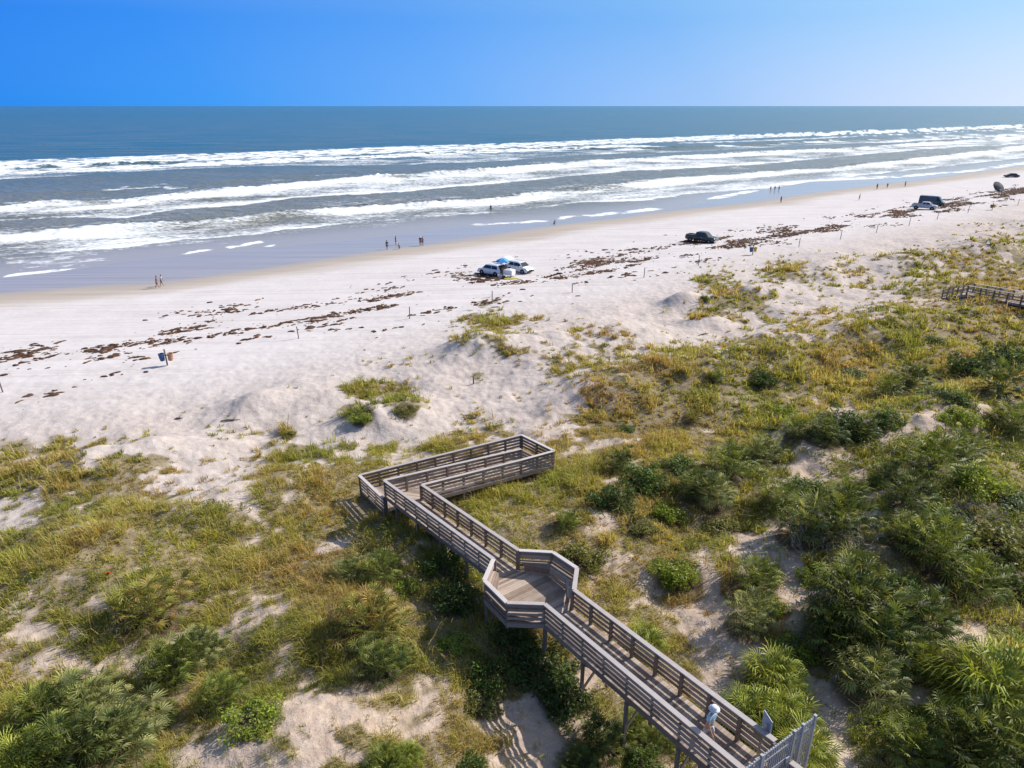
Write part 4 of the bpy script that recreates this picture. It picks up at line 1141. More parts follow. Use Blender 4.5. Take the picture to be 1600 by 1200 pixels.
# ------------------------------------------------------------------ palmettos and shrubs
TONE = dict(g=[(0.18, 0.215, 0.042), (0.25, 0.275, 0.055), (0.125, 0.165, 0.038)], s=[(0.23, 0.255, 0.085), (0.33, 0.335, 0.125), (0.135, 0.165, 0.055)],
            y=[(0.29, 0.33, 0.05), (0.38, 0.40, 0.075), (0.19, 0.245, 0.042)], o=[(0.20, 0.215, 0.045), (0.32, 0.23, 0.06), (0.25, 0.25, 0.055)],
            d=[(0.115, 0.148, 0.034), (0.19, 0.21, 0.05), (0.065, 0.092, 0.026)])
def frond_mesh(tone, seed, nf=46, tall=0.75):
    """a palmetto of radius about 1: fan leaves on stalks"""
    rng = np.random.default_rng(seed)
    V, Q, T, C = [], [], [], []
    pal = np.array(TONE[tone])
    for i in range(nf):
        az = i * 2.39996 + rng.normal(0, 0.25)
        el = math.asin(min(0.985, max(-0.2, -0.15 + (i + 0.5) / nf * 1.14))) + rng.normal(0, 0.12)
        sl = rng.uniform(0.36, 0.80) * (0.72 if tone == 'y' else 1)
        d = np.array([math.cos(az) * math.cos(el), math.sin(az) * math.cos(el), math.sin(el) * tall + 0.05])
        root = np.array([rng.normal(0, 0.13), rng.normal(0, 0.13), 0.24 + rng.normal(0, 0.04)])
        hub = root + d * sl
        dn = d / np.linalg.norm(d)
        sd_ = np.cross(dn, [0, 0, 1.0]); sd_ /= np.linalg.norm(sd_) + 1e-9
        nr = np.cross(sd_, dn)
        tilt = rng.uniform(-0.1, 0.6)          # fan turns towards the sky / outwards
        dn2 = dn * math.cos(tilt) - nr * math.sin(tilt) * 0.6; dn2 /= np.linalg.norm(dn2)
        nr2 = np.cross(sd_, dn2)
        # stalk
        b = len(V); w = 0.008
        V += [root - sd_ * w, root + sd_ * w, hub + sd_ * w, hub - sd_ * w]; Q.append((b, b + 1, b + 2, b + 3))
        col = pal[rng.choice(3, p=[0.45, 0.3, 0.25])] * rng.uniform(0.55, 1.4)
        C += [col * 0.9] * 4
        nl = 9; FL = rng.uniform(0.22, 0.36); spread = rng.uniform(2.6, 3.6)
        if tone == 'y': nl = 7; FL = rng.uniform(0.38, 0.60); spread = rng.uniform(1.2, 2.0)
        droop = rng.uniform(0.02, 0.16) * (2.2 if tone == 'y' else 1)
        for j in range(nl):
            t = (j / (nl - 1) - 0.5) * spread
            L = FL * (1 - 0.2 * abs(t) / 1.6) * rng.uniform(0.88, 1.08)
            ld = dn2 * math.cos(t) + sd_ * math.sin(t)
            wd = -dn2 * math.sin(t) + sd_ * math.cos(t)
            fold = nr2 * (0.10 * abs(t))
            m_ = hub + (ld + fold) * L * 0.55
            e_ = hub + (ld + fold) * L - np.array([0, 0, droop * L * 2])
            lw = 0.0135
            b = len(V)
            V += [hub, m_ - wd * lw + nr2 * 0.008, m_ + wd * lw - nr2 * 0.008, e_]
            T += [(b, b + 1, b + 2), (b + 1, b + 3, b + 2)]
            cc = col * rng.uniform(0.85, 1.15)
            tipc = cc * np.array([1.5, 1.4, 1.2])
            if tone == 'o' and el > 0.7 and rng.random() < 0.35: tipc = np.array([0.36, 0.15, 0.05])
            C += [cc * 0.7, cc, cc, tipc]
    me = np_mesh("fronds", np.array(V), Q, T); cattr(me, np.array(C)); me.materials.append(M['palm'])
    return me
def dead_mesh(seed):
    rng = np.random.default_rng(seed); V, T, C = [], [], []
    for i in range(16):
        az = rng.uniform(0, 6.283); r = rng.uniform(0.35, 0.75)
        hub = np.array([math.cos(az) * r * 0.6, math.sin(az) * r * 0.6, rng.uniform(0.08, 0.25)])
        for j in range(9):
            t = az + (j - 4) * 0.16; L = rng.uniform(0.2, 0.38); lw = 0.02
            e = hub + np.array([math.cos(t) * L, math.sin(t) * L, -0.14]); m_ = (hub + e) / 2 + [0, 0, 0.04]; wd = np.array([-math.sin(t), math.cos(t), 0]) * lw
            b = len(V); V += [hub, m_ - wd, m_ + wd, e]; T += [(b, b + 1, b + 2), (b + 1, b + 3, b + 2)]
            c = np.array([0.23, 0.165, 0.10]) * rng.uniform(0.6, 1.2); C += [c] * 4
    me = np_mesh("dead_fronds", np.array(V), None, T); cattr(me, np.array(C)); me.materials.append(M['palm'])
    return me
def stem_mesh(seed):
    rng = random.Random(seed); mb = MB()
    for i in range(3):
        a = rng.uniform(0, 6.28); r = rng.uniform(0.05, 0.2)
        mb.tube([(0, 0, -0.25), (math.cos(a) * r * 0.6, math.sin(a) * r * 0.6, 0.0), (math.cos(a) * r, math.sin(a) * r, 0.34)], [0.07, 0.065, 0.05], 7)
    me = bpy.data.meshes.new("trunk"); me.from_pydata(mb.v, [], mb.f); me.materials.append(M['bark']); me.update()
    return me
PALM = {}
for tn in TONE:
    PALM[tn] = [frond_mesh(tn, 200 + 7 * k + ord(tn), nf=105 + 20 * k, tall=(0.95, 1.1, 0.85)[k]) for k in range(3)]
DEAD = [dead_mesh(300 + k) for k in range(3)]
STEM = [stem_mesh(400 + k) for k in range(3)]
def shrub_mesh(tone, seed, nl=2600):
    """leafy shrub of radius about 1, built of leaf sprays on an uneven dome"""
    rng = np.random.default_rng(seed)
    pal = {'g': [(0.105, 0.155, 0.03), (0.15, 0.205, 0.038), (0.075, 0.115, 0.028)], 'b': [(0.23, 0.285, 0.034), (0.31, 0.35, 0.05), (0.155, 0.21, 0.03)],
           'd': [(0.08, 0.12, 0.032), (0.12, 0.16, 0.04), (0.06, 0.09, 0.027)], 'v': [(0.18, 0.185, 0.05), (0.25, 0.245, 0.07), (0.135, 0.14, 0.04)]}[tone]
    pal = np.array(pal)
    nc = 26
    cc = rng.normal(0, 1, (nc, 3)); cc /= np.linalg.norm(cc, axis=1)[:, None]; cc[:, 2] = np.abs(cc[:, 2]) * 0.75 + 0.05
    cc *= rng.uniform(0.45, 0.88, nc)[:, None]
    rad_ = rng.uniform(0.16, 0.34, nc)
    ci = rng.integers(0, nc, nl)
    dv = rng.normal(0, 1, (nl, 3)); dv /= np.linalg.norm(dv, axis=1)[:, None]
    P = cc[ci] + dv * (rad_[ci] * rng.uniform(0.55, 1.1, nl))[:, None]
    P[:, 2] = np.maximum(P[:, 2], 0.02)
    tone_c = rng.uniform(0.8, 1.25, nc)
    C = pal[rng.integers(0, 3, nl)] * (tone_c[ci] * rng.uniform(0.8, 1.2, nl))[:, None]
    V, q, c = leaf_cloud(P, dv, 0.055 * rng.uniform(0.7, 1.35, nl), C)
    me = np_mesh("foliage", V, q); cattr(me, c); me.materials.append(M['leaf'])
    mb = MB(); rr = random.Random(seed)
    for k in range(0, nc, 2):
        t = cc[k]; mb.tube([(0, 0, -0.15), tuple(t * 0.5 + [0, 0, 0.05]), tuple(t)], [0.03, 0.018, 0.006], 5)
    ms = bpy.data.meshes.new("stems"); ms.from_pydata(mb.v, [], mb.f); ms.materials.append(M['bark']); ms.update()
    return me, ms
SHRUB = {t: [shrub_mesh(t, 500 + 11 * k + ord(t)) for k in range(3)] for t in 'gbdv'}
TW = {'g': 'green', 's': 'silver green', 'y': 'yellow green', 'o': 'orange tipped', 'd': 'dark green'}
SW = {'g': 'green', 'b': 'bright yellow green', 'd': 'dark green', 'v': 'olive brown'}
for _k, ((kind, tone, px, py, r, where, grp), (g, R_)) in enumerate(zip(PLANTS, PLACED)):
    k = _k
    rz = random.uniform(0, 6.28)
    if kind == 'p':
        o = empty('palmetto', g - Vector((0, 0, 0.03)), rz)
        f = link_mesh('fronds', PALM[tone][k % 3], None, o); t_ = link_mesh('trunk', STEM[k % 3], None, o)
        o.scale = (R_ * 1.02, R_ * 1.02, R_ * random.uniform(1.05, 1.3))
        if tone in 'ogd' and r > 34 or k % 4 == 0: link_mesh('dead_fronds', DEAD[k % 3], None, o)
        tag(o, "%s palmetto %s" % (TW[tone], where), "palmetto", grp)
    else:
        o = empty('shrub', g - Vector((0, 0, 0.03)), rz)
        fm, sm = SHRUB[tone][k % 3]
        link_mesh('foliage', fm, None, o); link_mesh('stems', sm, None, o)
        hh = 0.5 if 'low' in where else random.uniform(0.75, 1.0)
        o.scale = (R_ * 1.1, R_ * random.uniform(0.95, 1.15), R_ * hh)
        tag(o, "%s leafy shrub %s" % (SW[tone], where), "shrub", grp)
# bare grey twiggy shrubs
def bare_shrub(px, py, r, label, seed):
    g = ground(px, py, 0.3); rr = random.Random(seed)
    R_ = r * ((g - Vector((0, 0, CAM_H))).length) / F_PX
    mb = MB()
    def grow(p, d, L, w, lev):
        q = p + d * L
        mb.tube([p, (p + q) / 2 + Vector((rr.uniform(-1, 1), rr.uniform(-1, 1), rr.uniform(-1, 1))) * L * 0.08, q], [w, w * 0.8, w * 0.6], 4, False)
        if lev:
            for _ in range(3):
                nd = (d + Vector((rr.gauss(0, .5), rr.gauss(0, .5), rr.gauss(0.05, .35)))).normalized()
                grow(q, nd, L * rr.uniform(.55, .8), w * 0.62, lev - 1)
    for i in range(9):
        a = i * 0.7 + rr.uniform(-.3, .3)
        grow(Vector((0, 0, -0.05)), Vector((math.cos(a), math.sin(a), rr.uniform(0.4, 1.1))).normalized(), R_ * 0.42, 0.022, 3)
    o = mb.build('bare_shrub', M['twig']); o.location = g
    tag(o, label, "shrub")
bare_shrub(1268, 862, 45, "bare grey twiggy shrub at the foot of the dark palmettos", 1)
bare_shrub(1345, 845, 38, "dry grey leafless shrub between two dark palmettos on the right", 2)
bare_shrub(1532, 815, 42, "thin leafless greyish shrub in the scrub at the right edge", 3)
bare_shrub(1300, 655, 22, "small leafless shrub beside the dark bushes under the right ridge", 4)
# ------------------------------------------------------------------ beach posts, bins
def marker_post(px, py, label, h=1.5, tilt=0.0):
    g = ground(px, py)
    mb = MB(); mb.tube([(0, 0, -0.4), (tilt * 0.5, 0, h * 0.5), (tilt, 0.01, h)], [0.06, 0.058, 0.055], 8)
    o = mb.build('beach_post', M['post']); o.location = g
    tag(o, label, "post", "marker posts along the back of the beach")
marker_post(5, 613, "thin timber marker post at the far left end of the row", 1.4, -0.12)
marker_post(467, 529, "thin leaning timber marker post left of the big bare dune", 1.35, -0.1)
marker_post(640, 498, "thin timber marker post behind the left of the big bare dune", 1.45, 0.06)
marker_post(769, 475, "thin timber marker post in the seaweed below the parked white cars", 1.7, 0.02)
marker_post(894, 457, "short timber marker post in the seaweed right of the white cars", 1.1, 0.0)
marker_post(1006, 434, "timber marker post at the seaweed edge left of the dark pickup", 1.5, 0.05)
marker_post(1091, 415, "timber marker post in front of the dark pickup", 1.6, 0.04)
marker_post(1248, 386, "timber marker post right of the blue and yellow bins", 1.6, 0.05)
marker_post(1313, 374, "timber marker post second to the right of the blue and yellow bins", 1.6, 0.05)
marker_post(1369, 364, "timber marker post above the grassy far dune", 1.6, 0.08)
marker_post(1420, 353, "timber marker post just left below the silver pickup", 1.6, 0.08)
marker_post(1464, 343, "timber marker post just right below the silver pickup", 1.6, 0.1)
marker_post(1512, 333, "timber marker post left of the brown and yellow bins", 1.6, 0.1)
marker_post(1590, 321, "timber marker post at the right edge of the beach", 1.6, 0.1)
g = ground(740, 600)
mb = MB(); mb.tube([(0, 0, -0.3), (0, 0, 0.75)], [0.07, 0.065], 8); o = mb.build('stub_post', M['post']); o.location = g
tag(o, "short timber stub standing in the bare sand above the boardwalk end", "post")
BIN = {k: simple_mat(k + "_plastic", c, 0.5, var=0.1) for k, c in dict(blue=(0.03, 0.09, 0.22), tan=(0.42, 0.22, 0.12), yellow=(0.62, 0.42, 0.03), brown=(0.16, 0.10, 0.06)).items()}
def bin_pair(px, py, ca, cb, la, lb, lp, rz):
    g = ground(px, py)
    mb = MB(); mb.tube([(0, 0, -0.4), (-0.05, 0, 1.65)], 0.075, 8); mb.bar((-0.32, 0, 1.05), (0.32, 0, 1.05), 0.06, 0.1)
    o = mb.build('bin_post', M['post']); o.location = g; o.rotation_euler = (0, 0, rz); tag(o, lp, "post", "posts that carry a pair of bins")
    for sgn, c, lab in ((-1, ca, la), (1, cb, lb)):
        mb = MB(); mb.lathe([(0.0, 0), (0.24, 0.0), (0.27, 0.05), (0.335, 0.88), (0.36, 0.9), (0.36, 0.94), (0.30, 0.94), (0.24, 0.06), (0.0, 0.06)], 18)
        b = empty('barrel', g + Matrix.Rotation(rz, 3, 'Z') @ Vector((sgn * 0.36, 0, 0.5)), rz)
        bd = mb.build('drum', BIN[c], b); 
        for zz in (0.3, 0.6):
            r_ = 0.27 + 0.065 * zz / 0.88 + 0.012
            mh = MB(); mh.lathe([(r_, zz - 0.025), (r_ + 0.012, zz), (r_, zz + 0.025)], 18); mh.build('hoop', BIN[c], bd)
        b.rotation_euler = (0, sgn * 0.08, rz); b.scale = (0.78, 0.78, 0.78)
        tag(b, lab, "bin", "beach bins hung in pairs")
bin_pair(262, 571, 'blue', 'tan', "blue beach barrel on the left side of the nearest bin post", "tan beach barrel on the right side of the nearest bin post", "timber post holding the blue and tan barrels", R(10))
bin_pair(1176, 398, 'blue', 'yellow', "dark blue beach barrel on the post right of the dark pickup", "yellow beach barrel on the post right of the dark pickup", "timber post holding the blue and yellow barrels", R(10))
bin_pair(1550, 328, 'brown', 'yellow', "brown beach barrel on the farthest bin post", "yellow beach barrel on the farthest bin post", "timber post holding the brown and yellow barrels", R(10))

# ------------------------------------------------------------------ vehicles
def loft(mb, stations):
    """stations: list of rings (same count) of 3d points"""
    n_ = len(stations[0]); vs = [v for r in stations for v in r]; fs = []
    for i in range(len(stations) - 1):
        for k in range(n_):
            a = i * n_ + k; b = i * n_ + (k + 1) % n_
            fs.append((a, b, b + n_, a + n_))
    fs.append(tuple(range(n_))); fs.append(tuple((len(stations) - 1) * n_ + k for k in range(n_))[::-1])
    mb.add(vs, fs)
def hull_ring(x, zb, zt, w, tuck=0.06):
    h = zt - zb
    pr = [(-w * 0.86, zb), (w * 0.86, zb), (w * 0.97, zb + 0.14 * h), (w, zb + 0.5 * h), (w * 0.985, zt - 0.16 * h), (w - tuck * 1.4, zt - 0.02), (w - tuck * 3.2, zt)]
    ring = pr + [(-a, b) for a, b in pr[::-1][:-2]]
    ring = [pr[1], pr[2], pr[3], pr[4], pr[5], pr[6], (-pr[6][0], pr[6][1]), (-pr[5][0], pr[5][1]), (-pr[4][0], pr[4][1]), (-pr[3][0], pr[3][1]), (-pr[2][0], pr[2][1]), pr[0]]
    return [(x, y, z) for y, z in ring]
def cabin_ring(x, zb, zt, wb, wt):
    ring = [(wb, zb), (wt, zt - 0.07), (wt - 0.12, zt), (-wt + 0.12, zt), (-wt, zt - 0.07), (-wb, zb)]
    return [(x, y, z) for y, z in ring]
def wheel(parent, x, y, r, wid):
    s = 1 if y > 0 else -1
    e = bpy.data.objects.new('wheel', None); COL.objects.link(e); e.parent = parent; e.location = (x, y, r)
    mb = MB(); prof = [(r * 0.62, -wid / 2), (r * 0.94, -wid / 2), (r, -wid / 2 + 0.03), (r, wid / 2 - 0.03), (r * 0.94, wid / 2), (r * 0.62, wid / 2)]
    n_ = 20; vs = []; fs = []
    for (q, h) in prof:
        for k in range(n_): a = 2 * math.pi * k / n_; vs.append((q * math.cos(a), h, q * math.sin(a)))
    for i in range(len(prof) - 1):
        for k in range(n_): a = i * n_ + k; b = i * n_ + (k + 1) % n_; fs.append((a, b, b + n_, a + n_))
    mb.add(vs, fs); mb.build('tyre', M['tyre'], e)
    mb = MB(); rr = r * 0.64
    vs = [(0, s * (wid / 2 - 0.01), 0)]; 
    for k in range(n_): a = 2 * math.pi * k / n_; q = rr if k % 4 < 2 else rr * 0.9; vs.append((q * math.cos(a), s * (wid / 2 - 0.03), q * math.sin(a)))
    mb.add(vs, [(0, 1 + k, 1 + (k + 1) % n_) for k in range(n_)])
    mb.lathe([(0.0, 0)], 3) if False else None
    mb.build('rim', M['rim'], e)
def quad_panel(name, pts, mat, parent, thick=0.012):
    mb = MB(); a, b, c = Vector(pts[0]), Vector(pts[1]), Vector(pts[2])
    nr = (b - a).cross(c - a).normalized() * thick
    P4 = [Vector(p) for p in pts]; k = len(P4)
    vs = [p + nr for p in P4] + [p - nr for p in P4]
    mb.add(vs, [tuple(range(k)), tuple(range(2 * k - 1, k - 1, -1))] + [(i, i + k, (i + 1) % k + k, (i + 1) % k) for i in range(k)])
    return mb.build(name, mat, parent)
def car(kind, mat, L, W, Hh, loc, heading, label, cat, hatch=False, group=None, roof=None):
    root = empty({'suv': 'parked_suv', 'pickup': 'pickup_truck', 'van': 'parked_van', 'sedan': 'parked_car'}[kind], loc, heading)
    tag(root, label, cat, group)
    w = W / 2; f = L / 2
    r = 0.39 if kind in ('pickup', 'van') else 0.355
    belt = {'suv': 1.02, 'pickup': 1.18, 'van': 1.2, 'sedan': 0.9}[kind]
    hood = {'suv': 0.98, 'pickup': 1.16, 'van': 1.12, 'sedan': 0.84}[kind]
    gc = {'suv': 0.24, 'pickup': 0.36, 'van': 0.26, 'sedan': 0.2}[kind]
    mb = MB()
    prof = [(-f, gc + 0.18, belt - 0.1, w * 0.9), (-f + 0.10, gc + 0.05, belt - 0.02, w * 0.97), (-f + 0.5, gc, belt, w), (0, gc, belt, w), (f * 0.35, gc, belt, w), (f * 0.55, gc, hood + 0.03, w), (f - 0.5, gc, hood - 0.03, w * 0.985), (f - 0.15, gc + 0.02, hood - 0.12, w * 0.93), (f, gc + 0.1, hood - 0.3, w * 0.84)]
    loft(mb, [hull_ring(*p) for p in prof])
    body = mb.build('body', mat, root, smooth_shade=False, bevel=0.03)
    # cabin
    cab = {'suv': [(-f + 0.12, belt - 0.03, belt + 0.12), (-f + 0.42, belt - 0.03, Hh - 0.05), (-f + 1.0, belt - 0.03, Hh), (0.2, belt - 0.03, Hh), (0.62, belt - 0.03, Hh - 0.07), (1.32, belt - 0.03, belt + 0.02)],
           'pickup': [(-f + 2.0, belt - 0.03, belt + 0.08), (-f + 2.12, belt - 0.03, Hh - 0.06), (-f + 2.5, belt - 0.03, Hh), (0.75, belt - 0.03, Hh), (1.0, belt - 0.03, Hh - 0.07), (1.62, belt - 0.03, belt + 0.02)],
           'van': [(-f + 0.04, belt - 0.03, Hh - 0.12), (-f + 0.2, belt - 0.03, Hh), (1.2, belt - 0.03, Hh), (1.5, belt - 0.03, Hh - 0.1), (2.25, belt - 0.03, belt + 0.05)],
           'sedan': [(-f + 0.55, belt - 0.03, belt + 0.05), (-f + 1.2, belt - 0.03, Hh - 0.03), (-0.2, belt - 0.03, Hh), (0.4, belt - 0.03, Hh - 0.05), (1.25, belt - 0.03, belt + 0.02)]}[kind]
    wt = w * 0.80
    mb = MB(); loft(mb, [cabin_ring(x, zb, zt, w * 0.95, w * 0.95 - (w * 0.95 - wt) * min(1, (zt - belt) / (Hh - belt))) for x, zb, zt in cab])
    mb.build('cabin', mat, root, bevel=0.03)
    def side(x, z):                # outer face of the cabin side at a height
        t = max(0, min(1, (z - belt) / (Hh - belt))); return w * 0.95 - (w * 0.95 - wt) * t + 0.008
    z0, z1 = belt + 0.07, Hh - 0.12
    x0 = cab[1][0] + (0.18 if kind != 'van' else 1.2); x1 = cab[-2][0] - 0.03; x2 = cab[-1][0] - 0.28
    mid = (x0 + x1) / 2
    for s in (1, -1):
        segs = [(x0, x0 + 0.1, mid - 0.05, mid - 0.05), (mid + 0.05, mid + 0.05, x1, x2)] if kind != 'van' else [(1.05, 1.05, x1, x2)]
        for (a, b, c, d) in segs:
            quad_panel('side_window', [(a, s * side(0, z0), z0), (d, s * side(0, z0), z0), (c, s * side(0, z1), z1), (b, s * side(0, z1), z1)], M['glass'], root)
        ml = MB(); ml.box((x2 - 0.1, s * (w + 0.1), belt + 0.1), (0.12, 0.2, 0.16)); ml.build('wing_mirror', mat, root, bevel=0.02)
        quad_panel('headlight', [(f - 0.10, s * w * 0.60, hood - 0.34), (f - 0.10, s * w * 0.88, hood - 0.30), (f - 0.16, s * w * 0.9, hood - 0.14), (f - 0.16, s * w * 0.62, hood - 0.16)], M['headlamp'], root, 0.03)
        quad_panel('tail_light', [(-f + 0.01, s * w * 0.72, belt - 0.42), (-f + 0.01, s * w * 0.9, belt - 0.42), (-f + 0.05, s * w * 0.92, belt - 0.1), (-f + 0.05, s * w * 0.74, belt - 0.1)], M['tail'], root, 0.03)
        md = MB(); md.box((x0 + (x2 - x0) * 0.52, s * (w + 0.004), belt - 0.2), (0.16, 0.03, 0.04)); md.build('door_handle', M['chrome'], root)
    xa, za, xb, zb_ = cab[-2][0], cab[-2][2], cab[-1][0], cab[-1][2]
    def wsp(t, off): return (xa + (xb - xa) * t + off * 0.6, za + (zb_ - za) * t + off)
    (ax_, az_), (bx_, bz_) = wsp(0.06, 0.012), wsp(0.93, 0.012)
    quad_panel('windscreen', [(ax_, -wt + 0.14, az_), (ax_, wt - 0.14, az_), (bx_, w * 0.82, bz_), (bx_, -w * 0.82, bz_)], M['glass'], root)
    if not hatch:
        xa, za, xb, zb_ = cab[1][0], cab[1][2], cab[0][0], cab[0][2]
        if kind == 'van': quad_panel('rear_window', [(-f + 0.0, -w * 0.7, belt + 0.15), (-f + 0.0, w * 0.7, belt + 0.15), (-f + 0.03, w * 0.66, Hh - 0.3), (-f + 0.03, -w * 0.66, Hh - 0.3)], M['glass'], root)
        else: quad_panel('rear_window', [(xa - 0.03, -wt + 0.16, za - 0.08), (xa - 0.03, wt - 0.16, za - 0.08), (xb - 0.03, w * 0.75, zb_ + 0.06), (xb - 0.03, -w * 0.75, zb_ + 0.06)], M['glass'], root)
    else:                          # open boot: dark load space and raised tailgate
        mo = MB(); mo.box((-f + 0.14, 0, belt * 0.5 + Hh * 0.5 - 0.2), (0.62, W * 0.78, Hh - 0.72)); mo.build('open_boot', M['inside'], root)
        hx, hz = -f + 0.5, Hh - 0.02
        tg = quad_panel('tailgate', [(hx, -wt + 0.05, hz + 0.02), (hx, wt - 0.05, hz + 0.02), (hx - 1.0, w * 0.86, hz + 0.42), (hx - 1.0, -w * 0.86, hz + 0.42)], mat, root, 0.03)
        quad_panel('tailgate_window', [(hx - 0.12, -wt + 0.15, hz + 0.02), (hx - 0.12, wt - 0.15, hz + 0.02), (hx - 0.6, wt - 0.1, hz + 0.22), (hx - 0.6, -wt + 0.1, hz + 0.22)], M['glass'], tg, 0.012)
    mg = MB(); mg.box((f - 0.03, 0, hood - 0.36), (0.08, W * 0.5, 0.2)); mg.build('grille', M['trim'] if kind != 'pickup' else M['chrome'], root, bevel=0.01)
    for x, nm in ((f - 0.02, 'front_bumper'), (-f + 0.02, 'rear_bumper')):
        mg = MB(); mg.box((x, 0, gc + 0.2), (0.16, W * 0.86, 0.2)); mg.build(nm, M['chrome'] if kind == 'pickup' else M['trim'], root, bevel=0.02)
    wb = {'suv': 0.295, 'pickup': 0.315, 'van': 0.31, 'sedan': 0.295}[kind] * L
    for x in (wb, -wb):
        for s in (1, -1):
            ma = MB(); n_ = 18
            vs = [(x, s * (w + 0.003), r)] + [(x + (r + 0.07) * math.cos(2 * math.pi * k / n_), s * (w + 0.003), r + (r + 0.07) * math.sin(2 * math.pi * k / n_)) for k in range(n_)]
            ma.add(vs, [(0, 1 + k, 1 + (k + 1) % n_) for k in range(n_)]); ma.build('wheel_arch', M['trim'], root)
            wheel(root, x, s * (w - 0.09), r, 0.23)
    if kind == 'pickup':
        mo = MB(); bx0, bx1 = -f + 0.12, -f + 1.95
        mo.box(((bx0 + bx1) / 2, 0, belt + 0.006), (bx1 - bx0, W * 0.78, 0.012)); mo.build('cargo_bed', M['inside'], root)
        for s in (1, -1):
            mr = MB(); mr.box(((bx0 + bx1) / 2, s * w * 0.88, belt + 0.05), (bx1 - bx0, 0.1, 0.1)); mr.build('bed_rail', mat, root, bevel=0.02)
        mr = MB(); mr.box((bx0 - 0.03, 0, belt + 0.05), (0.08, W * 0.84, 0.1)); mr.build('tailgate', mat, root)
    if kind == 'suv':
        for s in (1, -1):
            mr = MB(); mr.bar((-f + 0.9, s * (wt - 0.1), Hh + 0.05), (0.3, s * (wt - 0.1), Hh + 0.05), 0.04, 0.04)
            for x in (-f + 0.95, 0.25): mr.box((x, s * (wt - 0.1), Hh + 0.02), (0.06, 0.04, 0.06))
            mr.build('roof_rail', M['chrome'], root)
    return root
def place(px, py): return ground(px, py)
car('suv', M['white'], 4.5, 1.82, 1.68, place(769, 429), R(142), "white estate car with its open boot facing the dunes, left of the blue canopy", "car", hatch=True)
car('suv', M['white'], 4.4, 1.82, 1.66, place(812, 425), R(-42), "white hatchback with raised tailgate facing the dunes, right of the blue canopy", "car", hatch=True)
car('pickup', M['darkgreen'], 5.9, 2.0, 1.92, place(1096, 378), R(-40), "dark green grey pickup truck parked alone on the sand above the seaweed", "pickup truck")
car('pickup', M['silver'], 5.5, 1.92, 1.8, place(1444, 327), R(-38), "silver pickup truck parked in front of a dark grey van", "pickup truck")
car('van', M['vangrey'], 5.8, 2.05, 2.35, place(1455, 321), R(-40), "dark grey high roofed van parked behind the silver pickup", "van")
car('sedan', M['charcoal'], 4.8, 1.85, 1.45, place(1580, 277), R(165), "small dark car far away at the right edge of the beach", "car")

CL = {}
def cloth(name, col): 
    if name not in CL: CL[name] = simple_mat(name + "_fabric", col, 0.85, var=0.08)
    return CL[name]
def beach_umbrella(px, py, c1, c2, label, R_=1.25, h=2.1, tilt=(0, 0)):
    g = ground(px, py); o = empty('beach_umbrella', g)
    o.rotation_euler = (tilt[0], tilt[1], 0); tag(o, label, "umbrella")
    for par in (0, 1):
        mb = MB()
        for k in range(8):
            if k % 2 != par: continue
            a0, a1 = k * math.pi / 4, (k + 1) * math.pi / 4
            rows = []
            for t in (0.03, 0.35, 0.7, 1.0):
                z = h + 0.42 * (1 - t ** 1.6)
                rows.append([(R_ * t * math.cos(a) * (0.965 if i == 1 else 1), R_ * t * math.sin(a) * (0.965 if i == 1 else 1), z) for i, a in enumerate((a0, (a0 + a1) / 2, a1))])
            vs = [v for r in rows for v in r]; fs = []
            for i in range(3):
                for q in range(2): b = i * 3 + q; fs.append((b, b + 1, b + 4, b + 3))
            mb.add(vs, fs)
        c = mb.build('canopy', c1 if par == 0 else c2, o)
    mp = MB(); mp.tube([(0, 0, -0.3), (0, 0, h + 0.5)], 0.025, 8); mp.build('pole', M['chrome'], o)
    return o
beach_umbrella(786, 427, cloth('blue', (0.03, 0.22, 0.62)), cloth('sky_blue', (0.10, 0.42, 0.75)), "blue beach umbrella between the two white cars", 1.05, 1.95, (0.1, -0.05))
g = ground(796, 433)
t = empty('sun_shelter', g, R(-30)); tag(t, "white cloth sun shelter between the two white cars", "tent")
for (x, y, w_, d_) in ((0, -0.55, 1.4, 0.03), (0, 0.55, 1.4, 0.03), (0.7, 0, 0.03, 1.07)):
    mb = MB(); mb.box((x, y, 0.75), (w_, d_, 0.7)); mb.build('side_panel', cloth('white_cloth', (0.75, 0.77, 0.8)), t)
mb = MB(); mb.add([(-.72, -0.57, 1.11), (.72, -0.57, 1.11), (.72, 0.57, 1.11), (-.72, 0.57, 1.11), (0, 0, 1.35)], [(0, 1, 4), (1, 2, 4), (2, 3, 4), (3, 0, 4)]); mb.build('shelter_roof', cloth('white_cloth', (0.75, 0.77, 0.8)), t)
for x in (-.7, .7):
    for y in (-0.55, 0.55):
        mb = MB(); mb.tube([(x, y, -0.1), (x, y, 1.1)], 0.02, 6); mb.build('leg', M['chrome'], t)
def board(px, py, col, label, rz, L=1.6):
    g = ground(px, py); mb = MB()
    pts = [(-0.5 * L, 0), (-0.45 * L, 0.2), (-0.2 * L, 0.27), (0.2 * L, 0.27), (0.42 * L, 0.16), (0.5 * L, 0), (0.42 * L, -0.16), (0.2 * L, -0.27), (-0.2 * L, -0.27), (-0.45 * L, -0.2)]
    k = len(pts); mb.add([(x, y, 0.03) for x, y in pts] + [(x, y, 0.12) for x, y in pts], [tuple(range(k))[::-1], tuple(range(k, 2 * k))] + [(i, (i + 1) % k, (i + 1) % k + k, i + k) for i in range(k)])
    o = mb.build('bodyboard', cloth('yellow_foam', (0.5, 0.42, 0.08)), None); o.location = g; o.rotation_euler = (0, 0, rz)
    tag(o, label, "board")
board(799, 436, None, "yellow board lying flat on the sand in front of the white cars", R(5), 2.2)
